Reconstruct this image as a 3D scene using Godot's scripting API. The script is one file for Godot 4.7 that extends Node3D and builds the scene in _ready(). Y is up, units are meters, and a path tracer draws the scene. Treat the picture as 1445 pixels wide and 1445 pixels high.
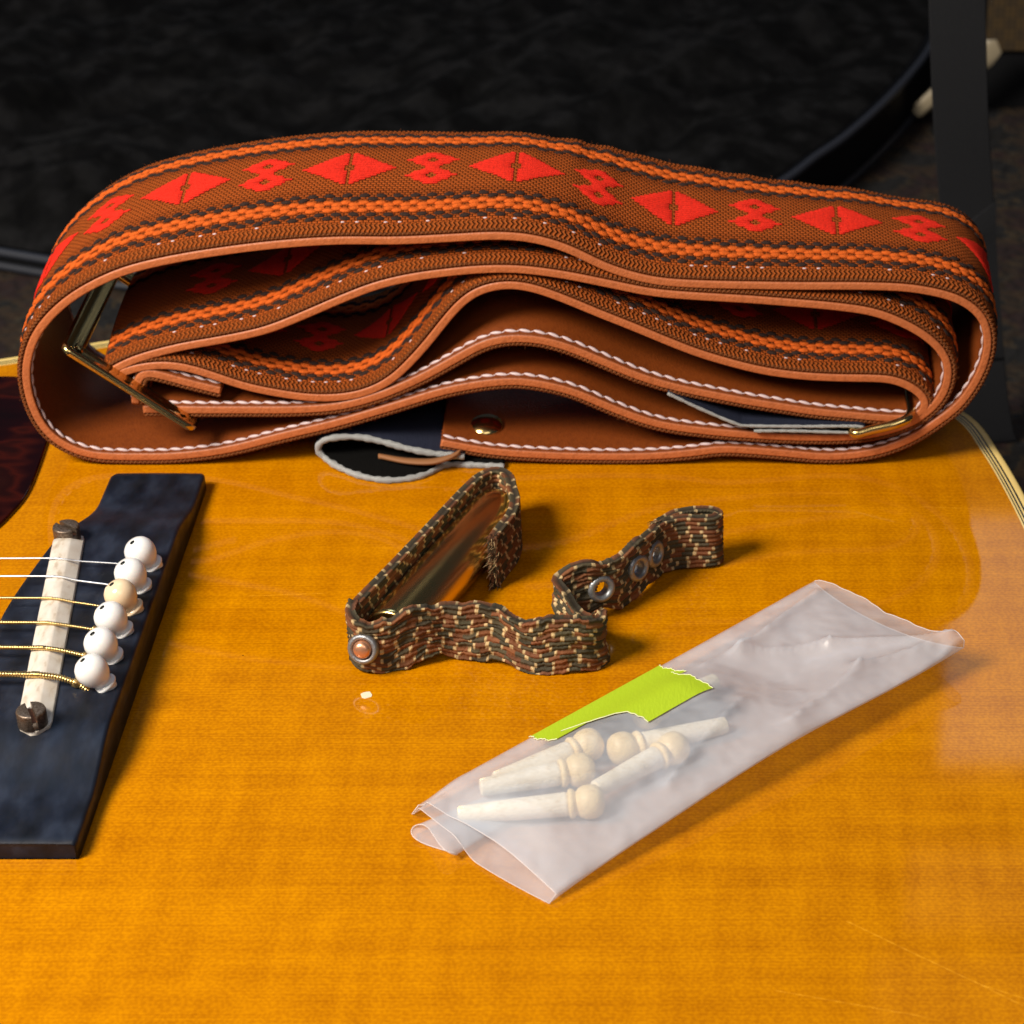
extends Node3D
# Everything is laid out in millimetres and built in metres (mm * 0.001). The guitar top is y = 0, strings run along x.

const MM := 0.001
const STRAP_Z := -40.0
const STRAP_W := 50.0

var rng := RandomNumberGenerator.new()
var M := {}
var taken := {}


# ------------------------------------------------------------------ mesh builder
class Builder:
	var v := PackedVector3Array()
	var n := PackedVector3Array()
	var uv := PackedVector2Array()
	var c := PackedColorArray()
	var ix := PackedInt32Array()
	var has_uv := false
	var has_c := false

	func _pad_to(k: int) -> void:
		while has_uv and uv.size() < k:
			uv.append(Vector2.ZERO)
		while has_c and c.size() < k:
			c.append(Color.WHITE)

	func _pad() -> void:
		while has_uv and uv.size() < v.size():
			uv.append(Vector2.ZERO)
		while has_c and c.size() < v.size():
			c.append(Color.WHITE)

	# smooth normals of the triangles from index `from_i` on; turned outward (solid) or along `toward`
	func finish(from_v: int, from_i: int, toward := Vector3.ZERO) -> void:
		var nn := PackedVector3Array()
		nn.resize(v.size() - from_v)
		var mid := Vector3.ZERO
		for i in range(from_v, v.size()):
			mid += v[i]
		mid /= maxf(1.0, v.size() - from_v)
		var vol := 0.0
		for i in range(from_i, ix.size(), 3):
			var a := ix[i]
			var b := ix[i + 1]
			var d := ix[i + 2]
			var cr := (v[d] - v[a]).cross(v[b] - v[a])
			nn[a - from_v] += cr
			nn[b - from_v] += cr
			nn[d - from_v] += cr
			vol += cr.dot(v[a] - mid) if toward == Vector3.ZERO else cr.dot(toward)
		var s := 1.0
		if vol < 0.0:
			s = -1.0
			for i in range(from_i, ix.size(), 3):
				var t := ix[i]
				ix[i] = ix[i + 1]
				ix[i + 1] = t
		for i in nn.size():
			n.append((nn[i] * s).normalized() if nn[i].length_squared() > 1e-24 else Vector3.UP)
		_pad()

	# rows of points; closed joins the last column to the first; caps close the first and last row
	func grid(rows: Array, closed := false, caps := false, toward := Vector3.ZERO, uvs := [], cols := [], holes := {}) -> void:
		var fv := v.size()
		var fi := ix.size()
		var w: int = rows[0].size()
		for r in rows:
			v.append_array(r)
		if uvs.size():
			has_uv = true
			while uv.size() < fv:
				uv.append(Vector2.ZERO)
			for r in uvs:
				uv.append_array(r)
		if cols.size():
			has_c = true
			while c.size() < fv:
				c.append(Color.WHITE)
			for r in cols:
				c.append_array(r)
		var k := w if closed else w - 1
		for i in rows.size() - 1:
			for j in k:
				if holes.size() and holes.has(i * w + j):
					continue
				var a := fv + i * w + j
				var b := fv + i * w + (j + 1) % w
				ix.append_array(PackedInt32Array([a, b, a + w, b, b + w, a + w]))
		if caps:
			for end in 2:
				var start := fv + (0 if end == 0 else (rows.size() - 1) * w)
				var m := Vector3.ZERO
				for j in w:
					m += v[start + j]
				var at := v.size()
				v.append(m / w)
				_pad_to(at)
				if has_uv:
					uv.append(uv[start])
				if has_c:
					c.append(c[start])
				for j in w:
					if end == 0:
						ix.append_array(PackedInt32Array([at, start + (j + 1) % w, start + j]))
					else:
						ix.append_array(PackedInt32Array([at, start + j, start + (j + 1) % w]))
		finish(fv, fi, toward)

	func stamp(t: Dictionary, x: Transform3D, col := Color.WHITE) -> void:
		var fv := v.size()
		v.append_array(x * (t.v as PackedVector3Array))
		var bn := x.basis.inverse().transposed()
		for q in t.n:
			n.append((bn * q).normalized())
		for q in t.ix:
			ix.append(q + fv)
		if has_c:
			for q in (t.v as PackedVector3Array).size():
				c.append(col)
		_pad()

	func tube(p: Array, r: Variant, sides := 8, caps := true, loop := false) -> void:
		var rows := []
		var up := Vector3.UP
		var cnt := p.size()
		for i in cnt:
			var a: Vector3 = p[(i - 1 + cnt) % cnt] if loop or i > 0 else p[0]
			var b: Vector3 = p[(i + 1) % cnt] if loop or i < cnt - 1 else p[cnt - 1]
			var t := (b - a).normalized()
			if i == 0:
				up = Vector3.UP if absf(t.y) < 0.9 else Vector3.RIGHT
			var side := t.cross(up).normalized()
			up = side.cross(t).normalized()
			var rad: float = r if r is float else r[i]
			var row := PackedVector3Array()
			for k in sides:
				var q := TAU * k / sides
				row.append(p[i] + (side * cos(q) + up * sin(q)) * rad)
			rows.append(row)
		if loop:
			rows.append(rows[0].duplicate())
		grid(rows, true, caps and not loop)

	# profile of (radius, height) turned about the y axis of x
	func lathe(prof: Array, x: Transform3D, sides := 24) -> void:
		var rows := []
		for q in prof:
			var row := PackedVector3Array()
			for k in sides:
				var t := TAU * k / sides
				row.append(x * Vector3(cos(t) * q.x, q.y, sin(t) * q.x))
			rows.append(row)
		grid(rows, true, true)

	# flat polygon standing in xz, between two heights, with a bevel round the top
	func prism(poly: PackedVector2Array, y0: float, y1: float, bevel := 0.0) -> void:
		var rows := []
		var pl := [[poly, y0]]
		if bevel > 0.0:
			pl.append([poly, y1 - bevel])
			pl.append([Builder.inset(poly, bevel * 0.3), y1 - bevel * 0.3])
			pl.append([Builder.inset(poly, bevel), y1])
		else:
			pl.append([poly, y1])
		for q in pl:
			var row := PackedVector3Array()
			for p in q[0]:
				row.append(Vector3(p.x, q[1], p.y))
			rows.append(row)
		grid(rows, true, false)
		flat(pl[-1][0], y1, true)
		flat(poly, y0, false)

	func flat(poly: PackedVector2Array, y: float, up: bool, uv_of := Rect2()) -> void:
		var fv := v.size()
		var fi := ix.size()
		for p in poly:
			v.append(Vector3(p.x, y, p.y))
			if uv_of.size.x > 0.0:
				has_uv = true
				while uv.size() < v.size() - 1:
					uv.append(Vector2.ZERO)
				uv.append((p - uv_of.position) / uv_of.size)
		for q in Geometry2D.triangulate_polygon(poly):
			ix.append(q + fv)
		finish(fv, fi, Vector3.UP if up else Vector3.DOWN)

	static func inset(poly: PackedVector2Array, d: float) -> PackedVector2Array:
		var area := 0.0
		for i in poly.size():
			area += poly[i].cross(poly[(i + 1) % poly.size()])
		var out := PackedVector2Array()
		var k := poly.size()
		for i in k:
			var t := (poly[(i + 1) % k] - poly[(i - 1 + k) % k]).normalized()
			out.append(poly[i] + Vector2(-t.y, t.x) * d * signf(area))
		return out

	func mesh(mat: Material, into: ArrayMesh = null) -> ArrayMesh:
		var a := []
		a.resize(Mesh.ARRAY_MAX)
		a[Mesh.ARRAY_VERTEX] = v
		a[Mesh.ARRAY_NORMAL] = n
		if has_uv:
			a[Mesh.ARRAY_TEX_UV] = uv
		if has_c:
			a[Mesh.ARRAY_COLOR] = c
		a[Mesh.ARRAY_INDEX] = ix
		var m := into if into else ArrayMesh.new()
		m.add_surface_from_arrays(Mesh.PRIMITIVE_TRIANGLES, a)
		m.surface_set_material(m.get_surface_count() - 1, mat)
		return m


# ------------------------------------------------------------------ small helpers
func numbered(called: String) -> String:
	taken[called] = taken.get(called, -1) + 1
	return called if taken[called] == 0 else "%s_%03d" % [called, taken[called]]


# builders work in millimetres; the node keeps its own place and the mesh is brought to metres round it
func put(called: String, b: Builder, mat: Material, parent: Node3D, origin := Vector3.ZERO) -> MeshInstance3D:
	for i in b.v.size():
		b.v[i] = (b.v[i] - origin) * MM
	var o := MeshInstance3D.new()
	o.mesh = b.mesh(mat)
	o.name = numbered(called) if parent == self else called
	parent.add_child(o, true)
	if parent == self:
		o.position = origin * MM
	return o


func thing(called: String, label: String, category: String, at: Vector3, group := "") -> Node3D:
	var o := Node3D.new()
	o.name = numbered(called)
	add_child(o, true)
	o.position = at * MM
	o.set_meta("label", label)
	o.set_meta("category", category)
	if group:
		o.set_meta("group", group)
	return o


func lin(r: float, g: float, b: float) -> Color:
	return Color(r, g, b).linear_to_srgb()


func mat(c: Color, rough: float, o := {}) -> StandardMaterial3D:
	var m := StandardMaterial3D.new()
	m.albedo_color = c
	m.roughness = rough
	for k in o:
		m.set(k, o[k])
	return m


func noise_image(w: int, h: int, freq: float, sd: int, oct := 3) -> Image:
	var f := FastNoiseLite.new()
	f.seed = sd
	f.noise_type = FastNoiseLite.TYPE_SIMPLEX
	f.frequency = freq
	f.fractal_octaves = oct
	return f.get_image(w, h, false, false, true)


func bytes_of(im: Image, w: int, h: int) -> PackedByteArray:
	im.convert(Image.FORMAT_L8)
	if im.get_width() != w or im.get_height() != h:
		im.resize(w, h, Image.INTERPOLATE_CUBIC)
	return im.get_data()


func noise_tex(freq: float, sd: int, size := 256, oct := 3) -> NoiseTexture2D:
	var f := FastNoiseLite.new()
	f.seed = sd
	f.frequency = freq
	f.fractal_octaves = oct
	var t := NoiseTexture2D.new()
	t.width = size
	t.height = size
	t.seamless = true
	t.noise = f
	return t


func ramp_tex(freq: float, sd: int, stops: Array, size := 512, oct := 4) -> NoiseTexture2D:
	var t := noise_tex(freq, sd, size, oct)
	var g := Gradient.new()
	var off := PackedFloat32Array()
	var cs := PackedColorArray()
	for s in stops:
		off.append(s[0])
		cs.append(s[1])
	g.offsets = off
	g.colors = cs
	t.color_ramp = g
	return t


func spline(p: Array, step: float, loop := false) -> Array:
	var out := []
	var k := p.size()
	var last := k if loop else k - 1
	for i in last:
		var a = p[(i - 1 + k) % k] if loop or i > 0 else p[0] * 2.0 - p[1]
		var b = p[i]
		var c = p[(i + 1) % k]
		var d = p[(i + 2) % k] if loop or i < k - 2 else p[k - 1] * 2.0 - p[k - 2]
		var steps := maxi(1, int(ceil(b.distance_to(c) / step)))
		for j in steps:
			out.append(b.cubic_interpolate(c, a, d, float(j) / steps))
	if not loop:
		out.append(p[k - 1])
	return out


func even(p: Array, step: float) -> Array:
	var out := [p[0]]
	var left := step
	for i in range(1, p.size()):
		var a = p[i - 1]
		var d: float = a.distance_to(p[i])
		var gone := 0.0
		while d - gone >= left:
			gone += left
			out.append(a.lerp(p[i], gone / d))
			left = step
		left -= d - gone
	return out


func pairs(f: Array) -> Array:
	var out := []
	for i in range(0, f.size(), 2):
		out.append(Vector2(f[i], f[i + 1]))
	return out


func pod(sides := 6, rings := 4) -> Dictionary:   # a unit ellipsoid, long axis x
	var b := Builder.new()
	var rows := []
	for i in rings + 1:
		var t := PI * (0.06 + 0.88 * i / rings)
		var row := PackedVector3Array()
		for k in sides:
			var q := TAU * k / sides
			row.append(Vector3(-cos(t), sin(t) * cos(q), sin(t) * sin(q)))
		rows.append(row)
	b.grid(rows, true, true)
	return {"v": b.v, "n": b.n, "ix": b.ix}


# ------------------------------------------------------------------ scene
func _ready() -> void:
	rng.seed = 7
	# ---- camera: the photograph is cropped from a wider frame, so the lens is shifted
	var cam := Camera3D.new()
	cam.name = "camera"
	add_child(cam)
	cam.position = Vector3(0, 345, 561.5) * MM
	cam.rotation = Vector3(-atan(2094.5 / 3500.0), 0, 0)
	cam.projection = Camera3D.PROJECTION_FRUSTUM
	cam.near = 0.05
	cam.far = 12.0
	cam.size = 0.05 * 2.0 * 722.5 / 3500.0
	cam.frustum_offset = Vector2(-277.5 / 3500.0 * 0.05, 0)
	var lens := CameraAttributesPhysical.new()
	lens.frustum_focal_length = 58.0
	lens.frustum_near = 0.05
	lens.frustum_far = 12.0
	lens.frustum_focus_distance = 0.60
	lens.exposure_aperture = 20.0
	cam.attributes = lens
	cam.projection = Camera3D.PROJECTION_FRUSTUM
	cam.near = 0.05
	cam.far = 12.0
	cam.size = 0.05 * 2.0 * 722.5 / 3500.0
	cam.current = true

	# ---- light: a dim room, one large lamp at the left, a weak fill over the camera, a window far behind at the right
	var env := Environment.new()
	env.background_mode = Environment.BG_COLOR
	env.background_color = lin(0.024, 0.030, 0.044)
	env.tonemap_mode = Environment.TONE_MAPPER_LINEAR
	env.tonemap_exposure = 1.0
	env.sdfgi_enabled = true
	env.ssao_enabled = true
	env.ssil_enabled = true
	var we := WorldEnvironment.new()
	we.name = "environment"
	we.environment = env
	add_child(we)
	lamp("key_lamp", Vector3(-0.64, 0.74, 0.43), Vector3(-0.08, 0, 0.05), Vector2(0.34, 0.34), 1.85, Color(1.0, 0.95, 0.88))
	lamp("fill_lamp", Vector3(0.15, 1.25, 1.35), Vector3(-0.05, 0, 0), Vector2(0.9, 0.7), 0.5, Color(1.0, 0.97, 0.94))
	lamp("window_light", Vector3(0.47, 1.11, -1.6), Vector3(0.47, 1.11, 0), Vector2(0.44, 0.31), 0.056, Color(0.95, 0.97, 1.0))
	lamp("window_light", Vector3(0.46, 1.44, -1.6), Vector3(0.46, 1.44, 0), Vector2(0.48, 0.12), 0.0025, Color(0.95, 0.97, 1.0))
	lamp("window_light", Vector3(0.45, 1.62, -1.6), Vector3(0.45, 1.62, 0), Vector2(0.53, 0.17), 0.002, Color(0.95, 0.97, 1.0))
	lamp("skylight", Vector3(-0.65, 2.3, -1.0), Vector3(-0.1, 0, 0.05), Vector2(0.9, 0.6), 0.62, Color(0.72, 0.84, 1.0))

	materials()
	carpet()
	gig_bag()
	background_things()
	guitar()
	strap()
	capo()
	pouch()


func lamp(called: String, at: Vector3, to: Vector3, size: Vector2, energy: float, col: Color) -> void:
	var l := AreaLight3D.new()
	l.name = numbered(called)
	l.area_size = size
	l.area_normalize_energy = true
	l.light_energy = energy
	l.light_color = col
	l.area_range = 8.0
	l.area_attenuation = 2.0
	l.shadow_enabled = true
	add_child(l, true)
	l.look_at_from_position(at, to, Vector3.UP if absf((to - at).normalized().y) < 0.98 else Vector3.FORWARD)


# ------------------------------------------------------------------ materials
func materials() -> void:
	M.wood = wood()
	M.ebony = mat(Color.WHITE, 0.42, {
		"albedo_texture": ramp_tex(0.012, 3, [[0.15, lin(0.003, 0.004, 0.007)], [0.5, lin(0.007, 0.010, 0.020)], [0.85, lin(0.018, 0.025, 0.044)]]),
		"roughness_texture": ramp_tex(0.02, 8, [[0.0, Color(0.34, 0.34, 0.34)], [1.0, Color(0.62, 0.62, 0.62)]]),
		"heightmap_enabled": true, "heightmap_texture": noise_tex(0.08, 4), "heightmap_scale": 0.006,
		"metallic_specular": 0.4, "uv1_triplanar": true, "uv1_scale": Vector3(16, 16, 8)})
	M.ebony.roughness = 1.0
	M.pickguard = mat(Color.WHITE, 0.06, {
		"albedo_texture": ramp_tex(0.006, 12, [[0.0, lin(0.003, 0.001, 0.001)], [0.50, lin(0.009, 0.001, 0.001)], [0.62, lin(0.034, 0.004, 0.0015)], [0.72, lin(0.012, 0.002, 0.001)], [1.0, lin(0.02, 0.004, 0.002)]]),
		"uv1_triplanar": true, "uv1_scale": Vector3(5, 5, 11)})
	M.cream = mat(lin(0.86, 0.64, 0.22), 0.25, {"clearcoat_enabled": true, "clearcoat": 0.6, "clearcoat_roughness": 0.05})
	M.black_line = mat(lin(0.012, 0.014, 0.010), 0.3)
	M.side = mat(lin(0.10, 0.028, 0.012), 0.2)
	M.ivory = mat(Color.WHITE, 0.3, {
		"albedo_texture": ramp_tex(0.016, 21, [[0.0, lin(0.38, 0.29, 0.20)], [0.36, lin(0.66, 0.60, 0.52)], [1.0, lin(0.80, 0.77, 0.72)]]),
		"uv1_triplanar": true, "uv1_scale": Vector3(40, 40, 16)})
	M.white_pin = mat(lin(0.82, 0.82, 0.83), 0.16, {"subsurf_scatter_enabled": true, "subsurf_scatter_strength": 0.04})
	M.cream_pin = mat(lin(0.80, 0.63, 0.43), 0.18)
	M.dot = mat(lin(0.012, 0.016, 0.014), 0.25)
	M.bone = mat(Color.WHITE, 0.42, {
		"albedo_texture": ramp_tex(0.02, 31, [[0.0, lin(0.66, 0.50, 0.30)], [0.4, lin(0.88, 0.80, 0.62)], [1.0, lin(0.93, 0.89, 0.78)]]),
		"heightmap_enabled": true, "heightmap_texture": noise_tex(0.06, 9), "heightmap_scale": 0.012,
		"uv1_triplanar": true, "uv1_scale": Vector3(45, 110, 110)})
	M.bone_head = M.bone.duplicate()
	M.bone_head.albedo_color = Color(1.0, 0.93, 0.76)
	M.steel = mat(lin(0.85, 0.85, 0.86), 0.38, {"metallic": 1.0})
	M.wound = mat(lin(0.72, 0.50, 0.20), 0.28, {"metallic": 1.0})
	M.screw = mat(Color.WHITE, 0.42, {"metallic": 0.7,
		"albedo_texture": ramp_tex(0.05, 41, [[0.0, lin(0.06, 0.036, 0.024)], [0.5, lin(0.17, 0.13, 0.10)], [1.0, lin(0.30, 0.25, 0.21)]]),
		"uv1_triplanar": true, "uv1_scale": Vector3(60, 60, 60)})
	M.rust = mat(lin(0.20, 0.085, 0.045), 0.8)
	M.brass = mat(lin(0.66, 0.49, 0.20), 0.2, {"metallic": 1.0})
	M.gold = M.brass.duplicate()
	M.gold.albedo_color = lin(0.80, 0.56, 0.20)
	M.gold.roughness = 0.22
	M.zinc = mat(lin(0.30, 0.31, 0.33), 0.45, {"metallic": 0.75, "heightmap_enabled": true, "heightmap_texture": noise_tex(0.05, 55), "heightmap_scale": 0.01, "uv1_triplanar": true, "uv1_scale": Vector3(80, 80, 80)})
	M.copper = mat(lin(0.75, 0.38, 0.22), 0.35, {"metallic": 0.8})
	# leather: face and cut edge by vertex colour, fine grain relief
	M.leather = mat(Color.WHITE, 0.48, {"vertex_color_use_as_albedo": true, "albedo_texture": ramp_tex(0.02, 63, [[0.2, lin(0.80, 0.77, 0.74)], [0.55, lin(0.96, 0.96, 0.96)], [0.9, lin(1, 1, 1)]]),
		"heightmap_enabled": true, "heightmap_texture": noise_tex(0.05, 61, 512, 4), "heightmap_scale": 0.010, "uv1_triplanar": true, "uv1_scale": Vector3(40, 40, 40)})
	M.weave = weave_material()
	var fuzz := noise_tex(0.12, 66, 256, 2)
	var fade := ramp_tex(0.03, 67, [[0.15, lin(0.70, 0.70, 0.72)], [0.6, lin(0.96, 0.96, 0.96)], [0.9, lin(1, 1, 1)]], 256, 3)
	var thread := {"metallic_specular": 0.3, "albedo_texture": fade, "heightmap_enabled": true, "heightmap_texture": fuzz, "heightmap_scale": 0.022, "uv1_triplanar": true, "uv1_scale": Vector3(110, 110, 110)}
	M.orange = mat(lin(0.64, 0.115, 0.012), 0.8, thread)
	M.charcoal = mat(lin(0.034, 0.019, 0.015), 0.85, thread)
	M.red = mat(lin(0.76, 0.024, 0.009), 0.72, thread)
	M.selvedge = mat(lin(0.19, 0.060, 0.017), 0.85, thread)
	M.stitch = mat(lin(0.58, 0.46, 0.48), 0.45, {"rim_enabled": true, "rim": 0.3})
	M.suede = mat(Color.WHITE, 0.95, {"vertex_color_use_as_albedo": true, "metallic_specular": 0.2, "heightmap_enabled": true, "heightmap_texture": noise_tex(0.16, 71, 256, 3), "heightmap_scale": 0.05, "uv1_triplanar": true, "uv1_scale": Vector3(70, 70, 70)})
	M.suede_edge = mat(lin(0.40, 0.42, 0.43), 0.95, {"heightmap_enabled": true, "heightmap_texture": noise_tex(0.2, 72, 256, 3), "heightmap_scale": 0.06, "uv1_triplanar": true, "uv1_scale": Vector3(90, 90, 90)})
	M.lace = mat(lin(0.24, 0.10, 0.035), 0.7)
	M.plush = mat(Color.WHITE, 0.95, {"albedo_texture": ramp_tex(0.016, 81, [[0.32, lin(0.0006, 0.0006, 0.0007)], [0.72, lin(0.0105, 0.0105, 0.0115)]], 512, 6), "metallic_specular": 0.25, 		"heightmap_enabled": true, "heightmap_texture": noise_tex(0.05, 82, 512, 4), "heightmap_scale": 0.07, "uv1_triplanar": true, "uv1_scale": Vector3(5, 5, 5)})
	M.nylon = mat(lin(0.004, 0.0045, 0.006), 0.6, {"metallic_specular": 0.3})
	M.piping = mat(lin(0.030, 0.034, 0.046), 0.45, {"metallic_specular": 0.45})
	M.webbing = mat(lin(0.017, 0.018, 0.021), 0.85, {"metallic_specular": 0.25, "heightmap_enabled": true, "heightmap_texture": noise_tex(0.2, 84), "heightmap_scale": 0.03, "uv1_triplanar": true, "uv1_scale": Vector3(40, 40, 40)})
	M.capo_band = mat(Color.WHITE, 0.75, {"vertex_color_use_as_albedo": true, "heightmap_enabled": true, "heightmap_texture": noise_tex(0.1, 86), "heightmap_scale": 0.015, "uv1_triplanar": true, "uv1_scale": Vector3(170, 170, 170)})
	M.film = mat(Color(0.83, 0.86, 0.91, 0.43), 0.28, {"transparency": BaseMaterial3D.TRANSPARENCY_ALPHA, "backlight_enabled": true, "backlight": Color(0.45, 0.45, 0.45),
		"heightmap_enabled": true, "heightmap_texture": noise_tex(0.012, 91, 512, 3), "heightmap_scale": 0.12, "uv1_triplanar": true, "uv1_scale": Vector3(9, 9, 9), "cull_mode": BaseMaterial3D.CULL_DISABLED})
	M.film_edge = mat(Color(0.93, 0.91, 0.92, 0.55), 0.3, {"transparency": BaseMaterial3D.TRANSPARENCY_ALPHA})
	M.tape = mat(lin(0.40, 0.56, 0.012), 0.6, {"heightmap_enabled": true, "heightmap_texture": noise_tex(0.06, 95, 256, 3), "heightmap_scale": 0.006, "uv1_triplanar": true, "uv1_scale": Vector3(60, 60, 18), "cull_mode": BaseMaterial3D.CULL_DISABLED})
	M.paper = mat(lin(0.72, 0.74, 0.45), 0.8)
	M.speck = mat(lin(0.80, 0.70, 0.52), 0.5)


func wood() -> StandardMaterial3D:
	var w := 1600
	var h := 2048
	var grain := bytes_of(noise_image(16, h, 0.30, 101, 3), w, h)
	var wide := bytes_of(noise_image(20, h, 0.02, 102, 3), w, h)
	var silk := bytes_of(noise_image(w, 170, 0.035, 103, 4), w, h)
	var spots := bytes_of(noise_image(w, h, 0.012, 104, 4), w, h)
	var fleck := bytes_of(noise_image(w, 1300, 0.22, 105, 2), w, h)
	var data := PackedByteArray()
	data.resize(w * h * 3)
	var lut := PackedByteArray()
	lut.resize(1024)
	for i in 1024:
		lut[i] = int(Color(i / 1023.0, 0, 0).linear_to_srgb().r * 255.0 + 0.5)
	for y in h:
		var line := 0.5 + 0.5 * sin(y * 1.30 + 2.2 * sin(y * 0.021) + 1.4 * sin(y * 0.0067))
		for x in w:
			var i := y * w + x
			var g := (grain[i] - 128) * 0.0008 + (line - 0.5) * 0.085 + (wide[i] - 128) * 0.0005
			var s := (silk[i] - 128) * 0.0006 + (spots[i] - 128) * 0.0006 + (fleck[i] - 128) * 0.0013
			var k := 1.0 + g + s
			data[i * 3] = lut[clampi(int(0.50 * k * 1023.0), 0, 1023)]
			data[i * 3 + 1] = lut[clampi(int(0.181 * pow(k, 1.35) * 1023.0), 0, 1023)]
			data[i * 3 + 2] = lut[clampi(int(0.0006 * pow(k, 1.6) * 1023.0), 0, 1023)]
	var im := Image.create_from_data(w, h, false, Image.FORMAT_RGB8, data)
	# the fine scratches in the lacquer, ends given in mm on the top
	for s in [[29.3, 154.2, 46.0, 166.8], [46.0, 166.8, 56.0, 174.2], [56.0, 174.2, 64.0, 180.5], [56.0, 174.2, 66.0, 179.0], [13.8, 175.9, 44.4, 183.9], [-118, 27, -98, 25.5], [-2, 6, 12, 4.5], [58, -18, 78, -16]]:
		scratch(im, s)
	return mat(Color.WHITE, 0.55, {"albedo_texture": ImageTexture.create_from_image(im), "metallic_specular": 0.08, "clearcoat_enabled": true, "clearcoat": 0.62, "clearcoat_roughness": 0.05})


const WOOD := Rect2(-360, -150, 470, 410)


func scratch(im: Image, s: Array) -> void:
	var a := (Vector2(s[0], s[1]) - WOOD.position) / WOOD.size * Vector2(im.get_size())
	var b := (Vector2(s[2], s[3]) - WOOD.position) / WOOD.size * Vector2(im.get_size())
	var k := int(a.distance_to(b) * 1.5)
	for i in k:
		var p := a.lerp(b, float(i) / k)
		var c := im.get_pixelv(Vector2i(p))
		im.set_pixelv(Vector2i(p), c.lerp(Color(1.0, 0.74, 0.25), 0.30 + 0.12 * sin(i * 0.3)))


func weave_material() -> StandardMaterial3D:
	var w := 360     # 22.5 mm along
	var h := 800     # 50 mm across
	var data := PackedByteArray()
	data.resize(w * h * 3)
	var hd := PackedByteArray()
	hd.resize(w * h)
	var nz := bytes_of(noise_image(w, h, 0.09, 201, 2), w, h)
	for y in h:
		var v := y / 16.0
		var edge := v < 2.9 or v > 47.1
		var dark := (v > 4.6 and v < 16.0) or (v > 34.4 and v < 45.4)
		for x in w:
			var s := x / 16.0
			var k := 0.0
			var col := Vector3(0.35, 0.074, 0.012)
			if edge:
				var zig := absf(fposmod(v + 0.3, 1.8) / 0.9 - 1.0)
				k = 0.5 + 0.5 * sin(TAU * (s / 1.25 + zig * 0.5))
				col = Vector3(0.33, 0.078, 0.014).lerp(Vector3(0.17, 0.042, 0.009), smoothstep(0.6, 0.2, k))
			else:
				var row := int(v / 0.85)
				var fv := absf(fposmod(v / 0.85, 1.0) * 2.0 - 1.0)
				var fs := absf(fposmod(s / 1.5 + 0.5 * (row % 2), 1.0) * 2.0 - 1.0)
				k = sqrt(maxf(0.0, 1.0 - fv * fv * 0.95)) * sqrt(maxf(0.0, 1.0 - pow(fs, 3.0)))
				if dark:
					col *= 0.8
				col = col.lerp(Vector3(0.035, 0.010, 0.004), smoothstep(0.62, 0.15, k))
			var m := 0.82 + nz[y * w + x] * 0.0014
			var i := y * w + x
			var c := Color(col.x * m, col.y * m, col.z * m).linear_to_srgb()
			data[i * 3] = int(c.r * 255)
			data[i * 3 + 1] = int(c.g * 255)
			data[i * 3 + 2] = int(c.b * 255)
			hd[i] = int(clampf(k, 0, 1) * 255)
	var t := ImageTexture.create_from_image(Image.create_from_data(w, h, false, Image.FORMAT_RGB8, data))
	var ht := ImageTexture.create_from_image(Image.create_from_data(w, h, false, Image.FORMAT_L8, hd))
	return mat(Color.WHITE, 0.85, {"albedo_texture": t, "heightmap_enabled": true, "heightmap_texture": ht, "heightmap_scale": 0.06, "metallic_specular": 0.2})


# ------------------------------------------------------------------ the setting
func carpet() -> void:
	var w := 512
	var a := bytes_of(noise_image(w, w, 0.035, 301, 3), w, w)
	var b := bytes_of(noise_image(w, w, 0.02, 302, 2), w, w)
	var data := PackedByteArray()
	data.resize(w * w * 3)
	for y in w:
		for x in w:
			var i := y * w + x
			var u := x / 512.0 * TAU
			var q := y / 512.0 * TAU
			var f := sin(u * 6 + 1.7 * sin(q * 4)) * sin(q * 5 + 1.5 * sin(u * 3)) + (a[i] - 128) * 0.006
			var c := Vector3(0.085, 0.042, 0.014)
			if f > 0.35:
				c = Vector3(0.010, 0.009, 0.010)
			elif f > 0.18:
				c = Vector3(0.13, 0.085, 0.035)
			elif f < -0.5:
				c = Vector3(0.05, 0.012, 0.010)
			c *= 0.17 + (b[i] / 255.0) * 0.16 + 0.12 * sin(x * 2.1) * sin(y * 2.1)
			var k := Color(c.x, c.y, c.z).linear_to_srgb()
			data[i * 3] = int(k.r * 255)
			data[i * 3 + 1] = int(k.g * 255)
			data[i * 3 + 2] = int(k.b * 255)
	var t := ImageTexture.create_from_image(Image.create_from_data(w, w, false, Image.FORMAT_RGB8, data))
	var m := mat(Color.WHITE, 0.95, {"albedo_texture": t, "uv1_triplanar": true, "uv1_world_triplanar": true, "uv1_scale": Vector3(3.1, 3.1, 3.1),
		"heightmap_enabled": true, "heightmap_texture": noise_tex(0.2, 305, 256, 2), "heightmap_scale": 0.3})
	var g := Builder.new()
	g.prism(PackedVector2Array([Vector2(-3000, -3000), Vector2(3000, -3000), Vector2(3000, 1500), Vector2(-3000, 1500)]), -122, -110)
	var o := put("carpet", g, m, self)
	o.set_meta("kind", "structure")
	o.set_meta("label", "dark brown patterned carpet under the black case and guitar")


func case_rim(x: float) -> float:
	return lerpf(-101.0, -84.0, smoothstep(-190.0, 20.0, x))


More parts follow.
